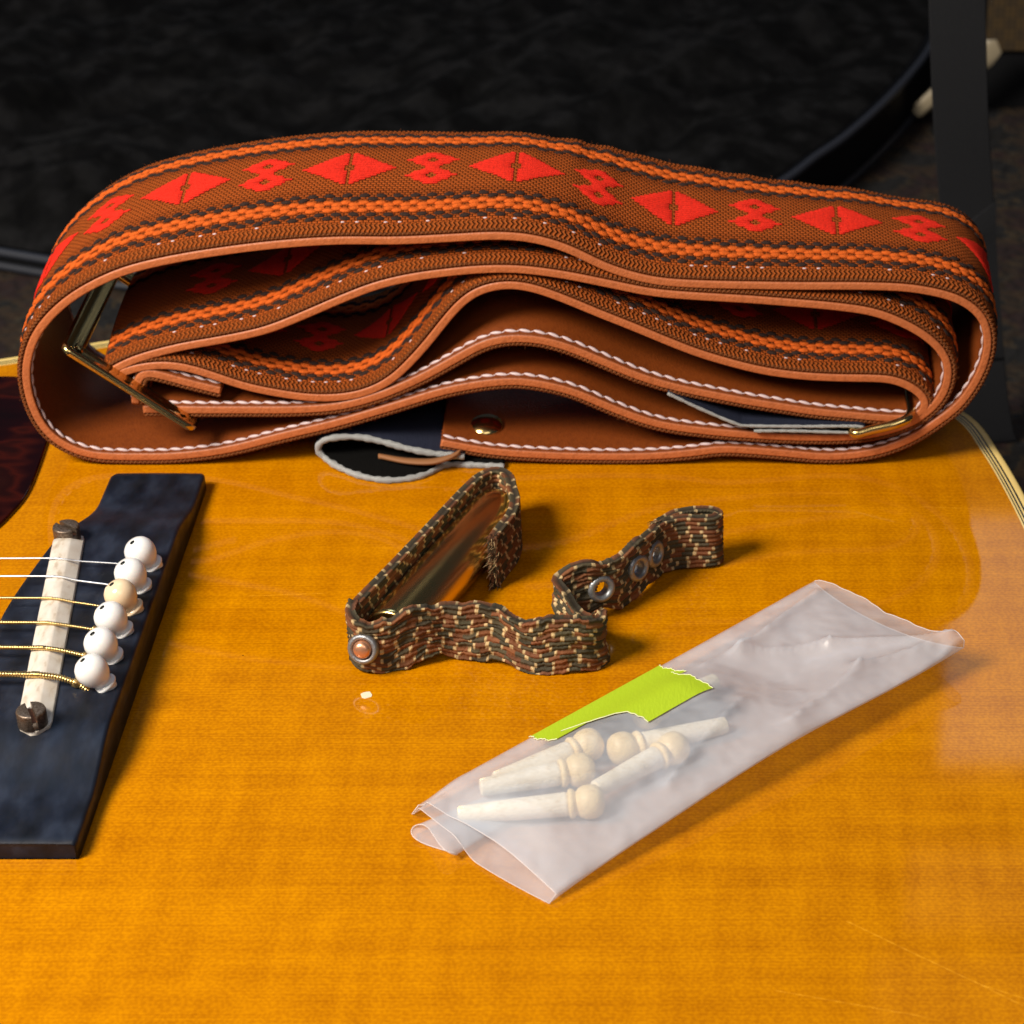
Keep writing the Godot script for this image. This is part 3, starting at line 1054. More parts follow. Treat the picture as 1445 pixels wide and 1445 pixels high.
func strap_run(t: Node3D, org: Vector3, path: Path, phase: float, bead: Dictionary, r: int) -> void:
	var face := Color(0.185, 0.042, 0.006)
	var cut := Color(0.52, 0.155, 0.052)
	var prof := [[0.35, -1.2], [0.08, -0.95], [0.0, -0.6], [0.0, 0.6], [0.1, 1.0], [0.5, 1.1], [12.0, 1.1], [25.0, 1.1], [38.0, 1.1], [49.5, 1.1], [49.95, 0.8], [50.0, 0.0], [49.9, -0.9], [49.4, -1.2], [38.0, -1.2], [25.0, -1.2], [12.0, -1.2], [2.0, -1.2], [0.8, -1.2]]
	var cols := []
	for q in prof:
		cols.append(cut if q[0] < 0.3 or q[0] > 49.8 else face)
	var leather := put("leather_backing", slab(path, prof, cols, false), M.leather, t, org)
	var prof2 := [[0.5, 1.0], [0.45, 2.0], [0.7, 2.45], [1.2, 2.6], [5, 2.6], [10, 2.6], [16, 2.6], [22, 2.6], [28, 2.6], [34, 2.6], [40, 2.6], [45, 2.6], [48.8, 2.6], [49.4, 2.4], [49.5, 1.9], [49.5, 1.0], [35, 1.0], [15, 1.0]]
	var woven := put("woven_face", slab(path, prof2, [], true), M.weave, t, org)
	var total := path.length()
	# front and rear selvedge: a plait of small slanted threads
	var sel := Builder.new()
	var s := 0.6
	var i := 0
	while s < total - 0.5:
		for v in [0.45, 49.5]:
			var f := frame(path, s, v, 1.75)
			var tilt := Basis(f.basis.z, 0.75 if i % 2 == 0 else -0.75)
			sel.stamp(bead, Transform3D((tilt * f.basis) * Basis.from_scale(Vector3(0.85, 0.36, 0.42)), f.origin))
		s += 0.62
		i += 1
	stuff(put("selvedge", sel, M.selvedge, woven, org))
	# orange chains with dark plaits either side
	for centre in [9.0, 41.0]:
		var chain := Builder.new()
		var plait := Builder.new()
		s = 1.2
		i = 0
		while s < total - 1.2:
			var offs := [-0.62, 0.62] if i % 2 == 0 else [-1.36, 1.36]
			for o in offs:
				var f := frame(path, s, centre + o, 2.62)
				var turn := Basis(f.basis.y, rng.randf_range(-0.1, 0.1) + (0.0 if i % 2 else 0.0))
				chain.stamp(bead, Transform3D((turn * f.basis) * Basis.from_scale(Vector3(1.58, 0.62 + rng.randf() * 0.10, 0.92)), f.origin))
			for side in [-1, 1]:
				for o in ([2.9] if i % 2 == 0 else [4.2]):
					var f := frame(path, s + rng.randf_range(-0.1, 0.1), centre + side * o, 2.58)
					plait.stamp(bead, Transform3D((Basis(f.basis.y, rng.randf_range(-0.25, 0.25)) * f.basis) * Basis.from_scale(Vector3(1.5, 0.55, 0.82)), f.origin))
			s += 2.3
			i += 1
		stuff(put("orange_chain", chain, M.orange, woven, org))
		stuff(put("dark_plait", plait, M.charcoal, woven, org))
	# white stitching: long on the leather, small dots through the weave
	var st := Builder.new()
	s = 2.0
	while s < total - 2.0:
		for v in [1.9, 48.1]:
			var f := frame(path, s, v, -1.22)
			st.stamp(bead, Transform3D((Basis(f.basis.y, 0.22) * f.basis) * Basis.from_scale(Vector3(1.75, 0.52, 0.56)), f.origin))
			f = frame(path, s + 1.9, v, -1.12)
			st.stamp(bead, Transform3D((Basis(f.basis.y, -0.5) * f.basis) * Basis.from_scale(Vector3(0.6, 0.2, 0.26)), f.origin))
			f = frame(path, s + 1.9, 3.5 if v < 25.0 else 46.5, 2.6)
			if v < 25.0 and rng.randf() < 0.4:
				st.stamp(bead, Transform3D(f.basis * Basis.from_scale(Vector3(0.55, 0.24, 0.28)), f.origin))
		s += 3.8
	stuff(put("white_stitching", st, M.stitch, leather, org))
	if r == 2:
		return
	# stray fibres standing off the weave and its edges
	var fz := Builder.new()
	for q in int(total * 0.5):
		var v: float = [rng.randf_range(0.3, 1.2), rng.randf_range(48.6, 49.6), rng.randf_range(2.0, 48.0)][rng.randi() % 3]
		var f := frame(path, rng.randf_range(1.0, total - 1.0), v, 2.55)
		var d := (f.basis.y + f.basis.x * rng.randf_range(-1.2, 1.2) + f.basis.z * rng.randf_range(-1.0, 1.0)).normalized()
		var l := rng.randf_range(0.5, 1.2)
		fz.tube([f.origin, f.origin + d * l * 0.55, f.origin + (d + f.basis.x * rng.randf_range(-0.7, 0.7)).normalized() * l], [0.045, 0.04, 0.02], 3, false)
	stuff(put("stray_fibres", fz, M.selvedge, woven, org))
	# embroidered figures, each a set of satin threads
	var first := -int(floor((phase - 14.0) / 22.5))
	var k := first
	while phase + k * 22.5 < total - 14.0:
		var mid := phase + k * 22.5
		var b := Builder.new()
		if k % 2 == 0:
			for row in range(-8, 9):
				var v := 25.2 + row * 0.86
				var gone := 1.0 - absf(row) / 8.6
				for side in [-1.0, 1.0]:
					thread_row(b, path, mid + side * (1.3 if absi(row) < 2 else 0.45), mid + side * (0.75 + 11.3 * gone + 0.5), v)
			put("red_diamond", b, M.red, woven, org)
		else:
			for c in [-3.75, 3.75]:
				for row in range(-4, 5):
					var v: float = 25.2 + c + row * 0.80 + 0.16 * signf(row)
					var half := 7.0 * (1.0 - absf(row) / 5.1)
					half += 0.35 if row % 2 == 0 else -0.2
					if absi(row) < 2:
						var gap := 1.4 if row == 0 else 0.65
						thread_row(b, path, mid - gap, mid - half, v)
						thread_row(b, path, mid + gap, mid + half, v)
					else:
						thread_row(b, path, mid - half - 0.2, mid + half + 0.2, v)
			put("red_rosette", b, M.red, woven, org)
		k += 1


func stuff(o: MeshInstance3D) -> void:
	o.set_meta("kind", "stuff")


func thread_row(b: Builder, path: Path, s0: float, s1: float, v: float) -> void:
	var cnt := maxi(2, int(absf(s1 - s0) / 2.2) + 1)
	var rows := []
	s1 += rng.randf_range(-0.25, 0.25)
	for i in cnt + 1:
		var k := float(i) / cnt
		var e := 1.0 if i > 0 and i < cnt else 0.35
		var f := frame(path, lerpf(s0, s1, k), v, 2.6)
		var row := PackedVector3Array()
		for j in 6:
			var a := TAU * j / 6.0
			row.append(f.origin + f.basis.z * cos(a) * 0.47 * lerpf(e, 1.0, 0.6) + f.basis.y * (sin(a) * 0.40 * e + 0.12))
		rows.append(row)
	b.grid(rows, true, true)


# a bar of rounded section along a closed or open line, with width across `across`
func hardware(t: Node3D, org: Vector3) -> void:
	# slider buckle: flat brass frame with a middle bar, at the left fold
	var d := Vector3(33.6, -25.8, 0).normalized()
	var nn := Vector3(-d.y, d.x, 0)
	var c0 := Vector3(-175.3, 38.8, -35.2)
	var b := Builder.new()
	var wide := 42.3
	var deep := 58.0
	var ring := []
	for q in [[0, 0], [wide, 0], [wide, deep], [0, deep]]:
		var p := Vector2(q[0], q[1])
		for k in 5:
			var a: float = [PI, 1.5 * PI, 0.0, 0.5 * PI][[[0, 0], [wide, 0], [wide, deep], [0, deep]].find(q)] + k * PI / 8.0
			var cc := Vector2(clampf(p.x, 3.0, wide - 3.0), clampf(p.y, 3.0, deep - 3.0))
			ring.append(cc + Vector2(cos(a), sin(a)) * 3.0)
	var rows := []
	var poly := PackedVector2Array(ring)
	for q in [[0.0, 0.0], [0.0, 0.9], [0.5, 1.5], [1.2, 1.7], [2.2, 1.3], [3.6, 1.3], [4.8, 1.75], [5.6, 1.5], [6.0, 0.9], [6.0, 0.0], [5.5, -0.5], [0.5, -0.5], [0.0, 0.0]]:
		var row := PackedVector3Array()
		for p in Builder.inset(poly, q[0]):
			row.append(c0 + d * p.x + Vector3(0, 0, -p.y) + nn * q[1])
		row.append(row[0])
		rows.append(row)
	b.grid(rows, false, false)
	var o := put("slider_buckle", b, M.brass, t, org)
	var bar := Builder.new()
	bar.tube([c0 + d * 21 + Vector3(0, 0, -3) - nn * 0.2, c0 + d * 21 + Vector3(0, 0, -deep + 3) - nn * 0.2], 1.7, 10)
	put("middle_bar", bar, M.brass, o, org)
	# wire ring at the right with its suede loop
	var w := Builder.new()
	var a0 := Vector3(40.5, 12.0, -37.0)
	var a1 := Vector3(55.2, 16.2, -37.0)
	var loop := spline([a0, a0.lerp(a1, 0.25), a0.lerp(a1, 0.8), a1 + Vector3(0.5, 0.6, -2.5), a1 + Vector3(0.6, 1.2, -12), a1 + Vector3(0.6, 2, -28), a1 + Vector3(-1, 1.6, -33), a0 + Vector3(3, 2.4, -35), a0 + Vector3(-0.4, 1.8, -32), a0 + Vector3(-0.8, 0.8, -14), a0 + Vector3(-0.8, 0.2, -2.5)], 1.2, true)
	w.tube(loop, 1.35, 10, false, true)
	put("wire_ring", w, M.brass, t, org)
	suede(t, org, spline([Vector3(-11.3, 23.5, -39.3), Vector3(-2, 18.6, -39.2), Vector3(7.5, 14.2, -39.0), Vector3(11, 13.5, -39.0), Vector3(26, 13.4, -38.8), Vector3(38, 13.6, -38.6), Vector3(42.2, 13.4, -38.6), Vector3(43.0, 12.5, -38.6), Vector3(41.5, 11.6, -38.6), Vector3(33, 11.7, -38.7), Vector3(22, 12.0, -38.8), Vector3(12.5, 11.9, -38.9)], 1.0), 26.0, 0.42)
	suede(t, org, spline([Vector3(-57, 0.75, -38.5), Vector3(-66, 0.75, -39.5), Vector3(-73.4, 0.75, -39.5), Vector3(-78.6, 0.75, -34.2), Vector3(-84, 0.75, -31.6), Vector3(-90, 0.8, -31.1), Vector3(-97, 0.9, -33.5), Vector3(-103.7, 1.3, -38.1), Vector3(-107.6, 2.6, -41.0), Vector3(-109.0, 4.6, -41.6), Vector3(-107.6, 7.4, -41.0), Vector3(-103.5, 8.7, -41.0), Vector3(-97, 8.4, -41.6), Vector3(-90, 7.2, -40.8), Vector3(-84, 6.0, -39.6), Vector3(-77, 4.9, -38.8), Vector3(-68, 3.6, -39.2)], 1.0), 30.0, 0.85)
	var lace := Builder.new()
	var lr := []
	var lp := spline([Vector3(-92, 3.6, -39.5), Vector3(-84, 3.4, -37.0), Vector3(-77, 3.6, -36.2), Vector3(-72, 4.4, -37.2), Vector3(-69, 5.2, -39.0)], 1.0)
	for i in lp.size():
		var k := 1.0 + 0.6 * sin(PI * i / lp.size())
		var row := PackedVector3Array()
		for q in [[-0.35, -0.8], [0.35, -0.8], [0.5, 0.0], [0.35, 0.8], [-0.35, 0.8], [-0.5, 0.0]]:
			row.append(lp[i] + Vector3(0, q[0] * 1.2, q[1] * k))
		lr.append(row)
	lace.grid(lr, true, true)
	put("leather_lace", lace, M.lace, t, org)
	var stud := Builder.new()
	stud.lathe([Vector2(4.2, -1.2), Vector2(4.9, 0.1), Vector2(4.95, 0.5), Vector2(4.6, 1.1), Vector2(3.6, 1.8), Vector2(2.2, 2.3), Vector2(0.8, 2.5), Vector2(0.05, 2.52)], Transform3D(Basis(Vector3(1, 0, 0), 0.14), Vector3(-62.8, 6.9, -50.5)), 32)
	put("rivet_stud", stud, M.brass, t, org)


func suede(t: Node3D, org: Vector3, p: Array, w: float, half: float) -> void:
	var b := Builder.new()
	var e := Builder.new()
	var rows := []
	var cols := []
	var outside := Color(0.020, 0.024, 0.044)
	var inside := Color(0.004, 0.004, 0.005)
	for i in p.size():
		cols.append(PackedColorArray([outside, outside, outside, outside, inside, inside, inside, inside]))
		var q := (p[mini(i + 1, p.size() - 1)] - p[maxi(i - 1, 0)]) as Vector3
		var nn := Vector3(-q.y, q.x, 0).normalized() * half
		var row := PackedVector3Array()
		for k in [[0.0, 1.0], [w * 0.3, 1.0], [w * 0.6, 1.0], [w, 1.0], [w, -1.0], [w * 0.6, -1.0], [w * 0.3, -1.0], [0.0, -1.0]]:
			row.append(p[i] + nn * k[1] + Vector3(0, k[0] * 0.10, -k[0]))
		rows.append(row)
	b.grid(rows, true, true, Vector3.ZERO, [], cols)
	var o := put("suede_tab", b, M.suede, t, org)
	var edge := []
	var radii := []
	for i in p.size():
		edge.append(p[i] + Vector3(0.0, 0.0, 0.15))
		radii.append(half * (1.12 + 0.14 * sin(i * 1.9) + 0.1 * sin(i * 0.7)))
	e.tube(edge, radii, 7)
	put("raw_edge", e, M.suede_edge, o, org)


# ------------------------------------------------------------------ the elastic capo
func capo() -> void:
	var t := thing("elastic_capo", "old elastic guitar capo with brass bar, eyelets and frayed brown, olive and cream band", "capo", Vector3(-50, 0, 30))
	var org := t.position / MM
	var back := spline([Vector3(-87.0, 8.2, 57.5), Vector3(-85.6, 8.2, 52.5), Vector3(-80, 8.2, 39), Vector3(-72, 8.2, 19), Vector3(-63.5, 8.2, -2.5), Vector3(-60.0, 8.2, -9.0), Vector3(-56.4, 8.3, -11.0), Vector3(-53.2, 8.4, -8.0), Vector3(-51.8, 8.2, -2.0), Vector3(-50.6, 8.0, 4.0), Vector3(-51.2, 7.9, 11.0), Vector3(-53.5, 8.0, 18.0), Vector3(-55.2, 8.0, 23.5)], 0.3)
	band(t, org, back, 0.55, [], 3, 0.0)
	var front := spline([Vector3(-86.4, 8.4, 54.6), Vector3(-86.6, 8.2, 58.6), Vector3(-84.2, 7.8, 61.0), Vector3(-79, 7.9, 61.0), Vector3(-72, 8.4, 58.0), Vector3(-65, 9.0, 55.6), Vector3(-60, 8.8, 55.4), Vector3(-52, 8.2, 57.0), Vector3(-44, 8.0, 60.2), Vector3(-36, 7.8, 61.4), Vector3(-29.5, 7.8, 60.6), Vector3(-26.4, 7.9, 58.0), Vector3(-26.4, 8.1, 54.4), Vector3(-29.4, 8.2, 50.0), Vector3(-33.5, 8.2, 46.6), Vector3(-36.6, 8.2, 43.2), Vector3(-37.2, 8.4, 40.8), Vector3(-34.2, 8.6, 39.2), Vector3(-28.6, 8.8, 37.4), Vector3(-23.4, 8.9, 33.8), Vector3(-18.7, 9.0, 28.0), Vector3(-15.2, 9.0, 22.5), Vector3(-12.6, 8.8, 17.0), Vector3(-8.6, 8.4, 14.2), Vector3(-2.6, 8.0, 13.4), Vector3(1.2, 8.0, 12.6), Vector3(2.6, 8.0, 10.4), Vector3(0.6, 8.0, 8.6), Vector3(-5, 8.0, 9.6), Vector3(-10.5, 8.2, 12.6), Vector3(-14.0, 8.4, 17.0)], 0.3)
	var rings := [Vector3(-27.4, 9.0, 36.7), Vector3(-18.8, 9.6, 28.1), Vector3(-14.8, 9.6, 21.6)]
	band(t, org, front, 0.5, rings, 9, 1.35)
	for i in 3:
		var face: Vector3 = [Vector3(0.45, 0.18, 0.87), Vector3(0.74, 0.12, 0.64), Vector3(0.86, 0.10, 0.50)][i].normalized()
		var g := Builder.new()
		var r := []
		var sx := face.cross(Vector3.UP).normalized()
		var sy := sx.cross(face).normalized()
		for k in 28:
			var a := TAU * k / 28.0
			r.append(rings[i] + face * 1.2 + (sx * cos(a) + sy * sin(a)) * 2.75)
		g.tube(r, 0.95, 10, false, true)
		var gt := Builder.new()
		gt.lathe([Vector2(2.3, -1.6), Vector2(2.0, -1.6), Vector2(1.9, 1.0), Vector2(2.3, 1.4)], Transform3D(Basis(sx, face, sx.cross(face)), rings[i]), 24)
		g.v.append_array(gt.v)
		g.n.append_array(gt.n)
		var first := g.v.size() - gt.v.size()
		# only the barrel wall, not its caps
		for q in range(0, gt.ix.size()):
			if q < 24 * 6 * 3:
				g.ix.append(gt.ix[q] + first)
		put("eyelet", g, M.zinc, t, org)
	# rivet at the left end
	var face := Vector3(-0.18, 0.30, 0.93).normalized()
	var sx := face.cross(Vector3.UP).normalized()
	var bx := Basis(sx, face, sx.cross(face))
	var rv := Builder.new()
	rv.lathe([Vector2(2.4, 0.4), Vector2(2.5, 1.3), Vector2(3.0, 1.75), Vector2(3.6, 1.5), Vector2(3.9, 0.8), Vector2(3.8, -0.4)], Transform3D(bx, Vector3(-83.6, 7.8, 62.3)), 32)
	var rivet := put("rivet_ring", rv, M.zinc, t, org)
	var dm := Builder.new()
	dm.lathe([Vector2(2.3, -0.4), Vector2(2.35, 1.2), Vector2(2.1, 2.0), Vector2(1.6, 2.5), Vector2(1.0, 2.7), Vector2(0.05, 2.75)], Transform3D(bx, Vector3(-83.6, 7.8, 62.3)), 28)
	put("rivet_pin", dm, M.copper, rivet, org)
	# brass half-pipe bar inside the band
	var bar := Builder.new()
	var p0 := Vector3(-76.4, 7.4, 52.5)
	var p1 := Vector3(-55.0, 7.4, -5.6)
	bar.lathe([Vector2(0.1, -4.2), Vector2(6.2, -4.2), Vector2(6.8, -3.7), Vector2(7.1, -2.7), Vector2(7.1, 20.0), Vector2(7.1, 40.0), Vector2(7.1, 54.0), Vector2(7.0, 56.5), Vector2(6.7, 58.5), Vector2(6.4, 60.0), Vector2(5.3, 61.4), Vector2(3.8, 62.3), Vector2(2.0, 62.9), Vector2(0.1, 63.05)], Transform3D(Basis(Quaternion(Vector3.UP, (p1 - p0).normalized())), p0), 56)
	put("brass_bar", bar, M.gold, t, org)


func band(t: Node3D, org: Vector3, p: Array, thick: float, rings: Array, sd: int, wrinkle: float) -> void:
	p = even(p, 0.3)
	var r := RandomNumberGenerator.new()
	r.seed = sd
	var f := FastNoiseLite.new()
	f.seed = sd
	f.frequency = 0.09
	var cords := 12
	var per := 5
	var olive := Color(0.055, 0.043, 0.021)
	var brown := Color(0.165, 0.056, 0.017)
	var cream := Color(0.58, 0.42, 0.21)
	# colour runs of each cord, on both faces
	var runs := []
	for side in 2:
		for c in cords:
			var line := PackedColorArray()
			var which := r.randi() % 2
			while line.size() < p.size():
				var len := int(r.randf_range(8, 15))
				var base := olive if which % 2 == 0 else brown
				var tint := r.randf_range(0.75, 1.3)
				for i in len:
					line.append(Color(base.r * tint, base.g * tint, base.b * tint))
				if r.randf() < 0.8:
					for i in int(r.randf_range(2, 4)):
						line.append(cream * r.randf_range(0.7, 1.15))
				which += 1 if r.randf() < 0.85 else 0
			runs.append(line)
	var rows := []
	var cols := []
	var holes := {}
	var width := cords * per * 2 + 2
	var h := 15.4
	for i in p.size():
		var a: Vector3 = p[maxi(i - 2, 0)]
		var b: Vector3 = p[mini(i + 2, p.size() - 1)]
		var d := b - a
		var nn := Vector3(d.z, 0, -d.x).normalized()
		var s := i * 0.3
		var row := PackedVector3Array()
		var cr := PackedColorArray()
		var calm := wrinkle * lerpf(1.0, 0.25, smoothstep(-24.0, -12.0, p[i].x))
		var dip := 1.0 - (0.55 * exp(-pow(Vector2(p[i].x + 30.5, p[i].z - 49.0).length() / 5.0, 2.0)) if wrinkle > 0.0 else 0.0)
		var wob := calm * f.get_noise_1d(s * 1.6)
		for side in 2:
			for c in cords:
				var cc := c if side == 0 else cords - 1 - c
				for q in per:
					var qq := q if side == 0 else per - 1 - q
					var u := (cc + (qq + 0.5) / per) / cords
					var bulge := sqrt(maxf(0.0, 1.0 - pow((qq + 0.5) / per * 2.0 - 1.0, 2)))
					var cord := f.get_noise_2d(s * 1.1, cc * 37.0)
					var twist := 0.10 * sin(s * TAU / 1.0 + qq * 1.1 + cc * 2.0)
					var out := (thick + 0.80 * bulge + twist * bulge) * (1.0 if side == 0 else -1.0)
					var y: float = p[i].y + (u - 0.5) * h * (1.0 + 0.10 * wob) * dip - 0.5 * h * (1.0 - dip) + calm * (0.9 * sin(s * 0.33 + u * 1.2) + 0.8 * cord) * 0.8
					var lean := calm * 0.9 * f.get_noise_2d(s * 0.8, u * 14.0 + 400.0)
					if y < 0.35:
						y = 0.35 + (y - 0.35) * 0.1
					row.append(Vector3(p[i].x, y, p[i].z) + nn * (out + lean))
					cr.append(runs[side * cords + cc][i])
			# the furrow between the two faces at the top and bottom edge
			var last: Vector3 = row[row.size() - 1]
			row.append(Vector3(p[i].x, maxf(last.y + (-0.5 if side == 0 else 0.5), 0.3), p[i].z))
			cr.append(Color(0.02, 0.012, 0.006))
		rows.append(row)
		cols.append(cr)
		if rings.size():
			for j in width:
				var m: Vector3 = row[j]
				for g in rings:
					if Vector2(m.x - g.x, m.z - g.z).length() < 2.3 and m.distance_to(g) < 2.35:
						holes[i * width + j] = true
	# close the two tips softly
	var bld := Builder.new()
	bld.grid(rows, true, true, Vector3.ZERO, [], cols, holes)
	var o := put("elastic_band", bld, M.capo_band, t, org)
	# loose fibres at the free end
	var fr := Builder.new()
	fr.has_c = true
	var tip: Vector3 = p[p.size() - 1]
	var along: Vector3 = (p[p.size() - 1] - p[p.size() - 8]).normalized()
	for i in 150:
		var y := rng.randf_range(-7.6, 7.6)
		var start := tip + Vector3(rng.randf_range(-1.0, 1.0), y, 0) - along * 1.5
		var end := start + along * rng.randf_range(1.4, 3.6) + Vector3(rng.randf_range(-1.2, 1.2), rng.randf_range(-1.4, 1.2), rng.randf_range(-1, 1))
		var midp := start.lerp(end, 0.5) + Vector3(rng.randf_range(-0.5, 0.5), rng.randf_range(-0.3, 0.5), 0)
		end.y = maxf(end.y, 0.2)
		start.y = maxf(start.y, 0.2)
		midp.y = maxf(midp.y, 0.2)
		var c0 := fr.v.size()
		fr.tube([start, midp, end], [0.16, 0.13, 0.06], 4)
		var col: Color = [olive, brown, Color(0.24, 0.11, 0.05), cream][rng.randi() % 4] * rng.randf_range(0.7, 1.2)
		for k in range(c0, fr.v.size()):
			fr.c[k] = col
	stuff(put("frayed_fibres", fr, M.capo_band, o, org))


# ------------------------------------------------------------------ the plastic pouch with six old pins
func pouch_edge(u: float) -> Array:
	return [Vector2(-65.3, 116.4).lerp(Vector2(27.2, 25.0), u), Vector2(-32.7, 147.4).lerp(Vector2(62.0, 61.2), u)]


# the front edge springs up off the wood away from the mouth
func pouch_lift(u: float) -> float:
	return 0.5 + 7.2 * (1.0 - exp(-u / 0.26)) * (1.0 - 0.1 * sin(u * 9.0))


const CREASES := [[0.95, 0.14, 0.70, 0.24, 1.5, 0.05], [0.70, 0.24, 0.84, 0.50, 1.1, 0.04], [0.84, 0.50, 0.99, 0.93, 1.3, 0.06], [0.98, 0.93, 0.80, 0.80, 1.7, 0.08], [0.80, 0.80, 0.58, 0.92, 1.2, 0.06], [0.62, 0.20, 0.72, 0.23, 0.8, 0.03], [0.30, 0.86, 0.55, 0.66, 0.9, 0.05], [0.04, 0.35, 0.22, 0.62, 0.7, 0.05]]


func pouch_bottom(u: float, w: float) -> float:
	var mouth := smoothstep(0.16, 0.0, u)
	return 0.35 + mouth * 3.7 * (smoothstep(0.0, 0.08, w) - smoothstep(0.34, 0.52, w)) + (pouch_lift(u) - 0.5) * pow(w, 3.0) + 2.4 * pow(1.0 - w, 6.0) * smoothstep(0.0, 0.1, u)


func pouch_height(u: float, w: float) -> float:
	var pins := smoothstep(0.0, 0.10, u) * smoothstep(0.72, 0.50, u)
	var side := pow(sin(PI * clampf(w, 0.0, 1.0)), 0.6)
	var body := 2.2 + 5.6 * pins * smoothstep(0.0, 0.35, w) * (1.0 - 0.5 * smoothstep(0.6, 1.0, w))
	var crease := 0.6 * sin(u * 7.0 + w * 4.0) + 0.35 * sin(u * 19.0 - w * 7.0) * (1.0 - pins)
	var base := lerpf(0.9 + 2.4 * smoothstep(0.0, 0.1, u), pouch_lift(u) + 0.4, w)
	var h := base * (0.55 + 0.45 * absf(w * 2.0 - 1.0)) + side * (body + crease)
	# creases of the slack far half, each a sharp ridge between two points of (u, w)
	for q in CREASES:
		var a := Vector2(q[0], q[1])
		var b := Vector2(q[2], q[3])
		var p := Vector2(u, w)
		var k := clampf((p - a).dot(b - a) / (b - a).length_squared(), 0.0, 1.0)
		var d := (p - a.lerp(b, k)) * Vector2(2.6, 1.0)
		h += 1.7 * q[4] * exp(-d.length() / q[5])
	# the hollow between the folds
	h -= 2.6 * side * exp(-pow((u - 0.72) / 0.13, 2.0) - pow((w - 0.52) / 0.22, 2.0))
	h += 2.2 * smoothstep(0.12, 0.0, u) * (0.4 + 0.6 * sin(PI * w))
	return maxf(h, pouch_bottom(u, w) + 0.35)


func pouch_top(u: float, w: float) -> Vector3:
	var e := pouch_edge(u)
	var p: Vector2 = (e[0] as Vector2).lerp(e[1], w)
	return Vector3(p.x, pouch_height(u, w), p.y)


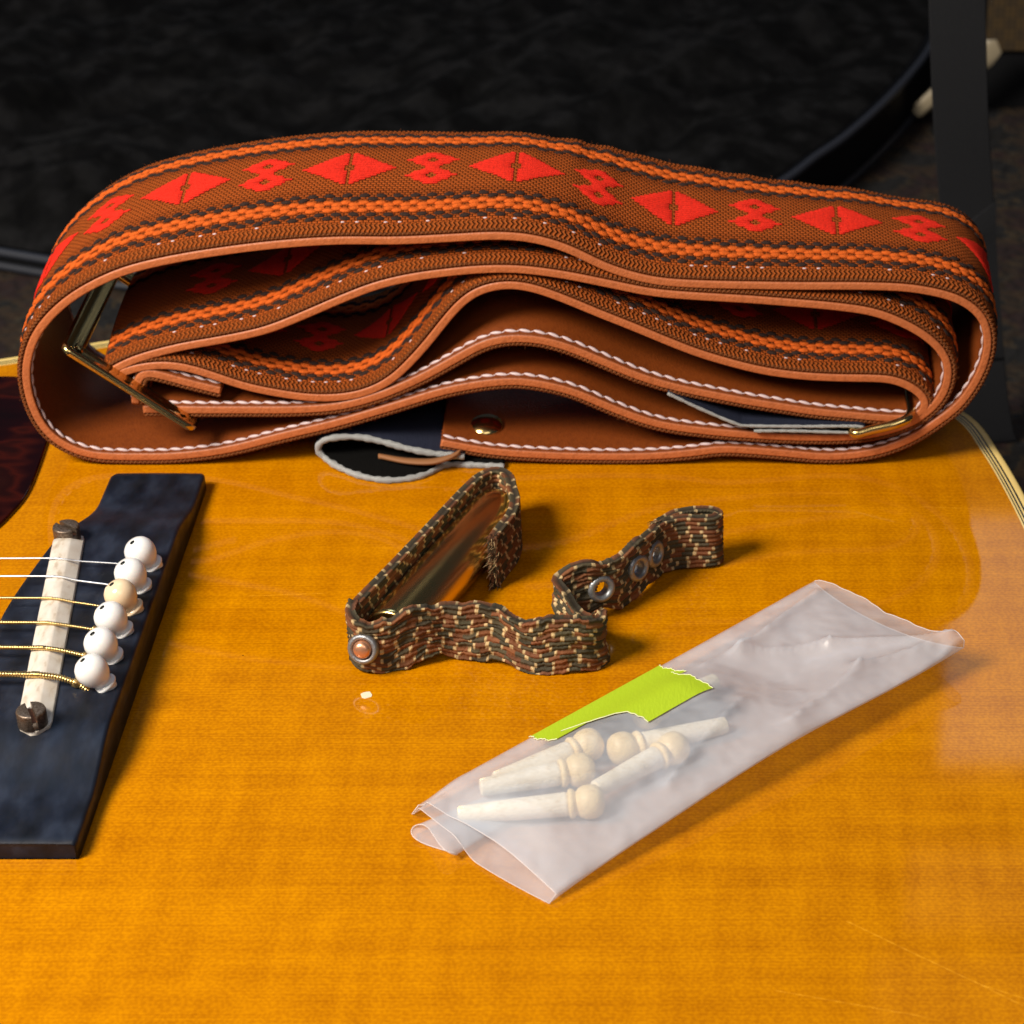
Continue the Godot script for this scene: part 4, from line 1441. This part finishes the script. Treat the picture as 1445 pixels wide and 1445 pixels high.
func pouch() -> void:
	var t := thing("plastic_pouch", "translucent frosted plastic pouch with lime green tape on its edge", "pouch", Vector3(0, 0, 86))
	var org := t.position / MM
	var b := Builder.new()
	var rows := []
	var nu := 130
	var nw := 44
	for i in nu + 1:
		var u := float(i) / nu
		var row := PackedVector3Array()
		for j in nw + 1:
			var w := float(j) / nw
			var p := pouch_top(u, w)
			# ragged torn far end
			var far := smoothstep(0.97, 1.0, u)
			p += Vector3(0.7, 0, -0.7) * far * (0.5 * sin(w * 7.0) + 0.25 * sin(w * 23.0) + 0.12 * sin(w * 61.0))
			row.append(p)
		var e := pouch_edge(u)
		for j in range(nw, -1, -1):
			var w := float(j) / nw
			var mouth := smoothstep(0.16, 0.0, u)
			var over := mouth * (2.6 + 2.0 * sin(w * PI))
			var p: Vector2 = (e[0] as Vector2).lerp(e[1], w) + Vector2(-0.55, 0.55) * over
			row.append(Vector3(p.x, pouch_bottom(u, w), p.y))
		rows.append(row)
	b.grid(rows, true, false, Vector3.ZERO)
	put("film", b, M.film, t, org)
	# the cut edge of the film at mouth and far end catches the light
	for i in [0, nu]:
		var e := Builder.new()
		var path := []
		for q in rows[i]:
			path.append(q)
		e.tube(path, 0.11, 5, false, true)
		put("cut_edge", e, M.film_edge, t, org)
	# the side gusset that curls out of the mouth on the far side
	var lobe := Builder.new()
	var lrows := []
	var run := Vector2(0.715, -0.70)
	var across := Vector2(0.86, 0.51)
	for i in 14:
		var k := i / 13.0
		var row := PackedVector3Array()
		for j in 28:
			var a := TAU * j / 28.0
			var c := Vector2(-60.6, 129.6) + run * (24.0 * k) + across * (cos(a) * lerpf(7.2, 5.0, k)) + run * (-1.4 * sin(a * 2.0) - 1.6 * cos(a)) * (1.0 - k)
			row.append(Vector3(c.x, 2.05 + sin(a) * lerpf(1.75, 0.4, k) * (1.0 + 0.25 * cos(a)) - 0.9 * k, c.y))
		lrows.append(row)
	lobe.grid(lrows, true, false)
	put("gusset", lobe, M.film, t, org)
	var rim := Builder.new()
	rim.tube(Array(lrows[0]), 0.13, 5, false, true)
	put("cut_edge", rim, M.film_edge, t, org)
	# tape
	for part in 2:
		var tp := Builder.new()
		var tr := []
		var lo := 0.255 if part == 0 else 0.29
		var hi := 0.575 if part == 0 else 0.56
		for i in 40:
			var k := i / 39.0
			var row := PackedVector3Array()
			var wmax := 0.20 if part == 0 else 0.47
			var wmin := -0.004 if part == 0 else 0.13
			for j in 25:
				var w := lerpf(wmin, wmax, j / 24.0)
				var u := lerpf(lo + (0.10 * sin(j / 24.0 * PI * 0.62) if part == 1 else 0.0), hi - (0.015 * j / 24.0 if part == 1 else 0.0), k)
				if i == 0 or i == 39:
					u += 0.0025 * sin(j * 0.6 + i) + 0.0016 * sin(j * 1.9)
				var q := pouch_top(u, maxf(w, 0.0))
				row.append(q + Vector3(-0.12, 0.26 + 0.14 * part, -0.12))
			tr.append(row)
		tp.grid(tr, false, false, Vector3.UP)
		var tape := put("green_tape", tp, M.tape, t, org)
		for i in [0, 39]:
			var e := Builder.new()
			e.tube(Array(tr[i]), 0.13, 5)
			put("torn_edge", e, M.paper, tape, org)
	# six loose pins inside
	var spots := [
		[Vector3(-26.6, 4.7, 119.0), Vector3(-55.8, 3.4, 122.1), "loose bone bridge pin nearest the pouch mouth, lying lowest in the picture"],
		[Vector3(-29.3, 4.7, 107.2), Vector3(-51.5, 4.6, 113.6), "loose bone bridge pin just behind the front one, its shaft half hidden"],
		[Vector3(-27.8, 4.7, 97.7), Vector3(-48.4, 4.4, 110.8), "loose bone bridge pin at the back left, head just below the green tape"],
		[Vector3(-19.9, 4.7, 99.0), Vector3(4.1, 3.4, 87.9), "loose bone bridge pin with round head facing out and shaft pointing right"],
		[Vector3(-8.2, 5.0, 99.4), Vector3(-25.5, 5.4, 115.4), "loose bone bridge pin crossing the middle of the heap, head to the right"],
		[Vector3(-14.5, 4.7, 84.8), Vector3(1.7, 3.6, 70.3), "loose bone bridge pin mostly covered by the green tape, only tip showing"]]
	for s in spots:
		loose_pin(s[0], s[1], s[2])


func loose_pin(head: Vector3, tip: Vector3, label: String) -> void:
	var t := thing("loose_pin", label, "bridge pin", Vector3(head.x, 0.4, head.z), "old bone pins inside the plastic pouch")
	var org := t.position / MM
	var d := tip - head
	var l := d.length()
	var y := d.normalized()
	var x := y.cross(Vector3.UP).normalized()
	var at := Transform3D(Basis(x, y, x.cross(y)), head)
	var h := Builder.new()
	h.lathe([Vector2(0.2, -3.4), Vector2(1.6, -3.3), Vector2(2.9, -2.7), Vector2(3.7, -1.6), Vector2(3.95, -0.2), Vector2(3.8, 1.2), Vector2(3.3, 2.3), Vector2(2.7, 2.8), Vector2(2.65, 3.1), Vector2(3.2, 3.5), Vector2(3.4, 4.2), Vector2(3.1, 4.7), Vector2(2.4, 4.8)], at, 26)
	put("head", h, M.bone_head, t, org)
	var s := Builder.new()
	s.lathe([Vector2(2.5, 4.5), Vector2(2.75, 5.6), Vector2(2.65, 9.0), Vector2(2.5, l * 0.55), Vector2(2.2, l * 0.8), Vector2(2.05, l - 0.4), Vector2(1.7, l), Vector2(0.1, l + 0.1)], at, 20)
	put("shaft", s, M.bone, t, org)
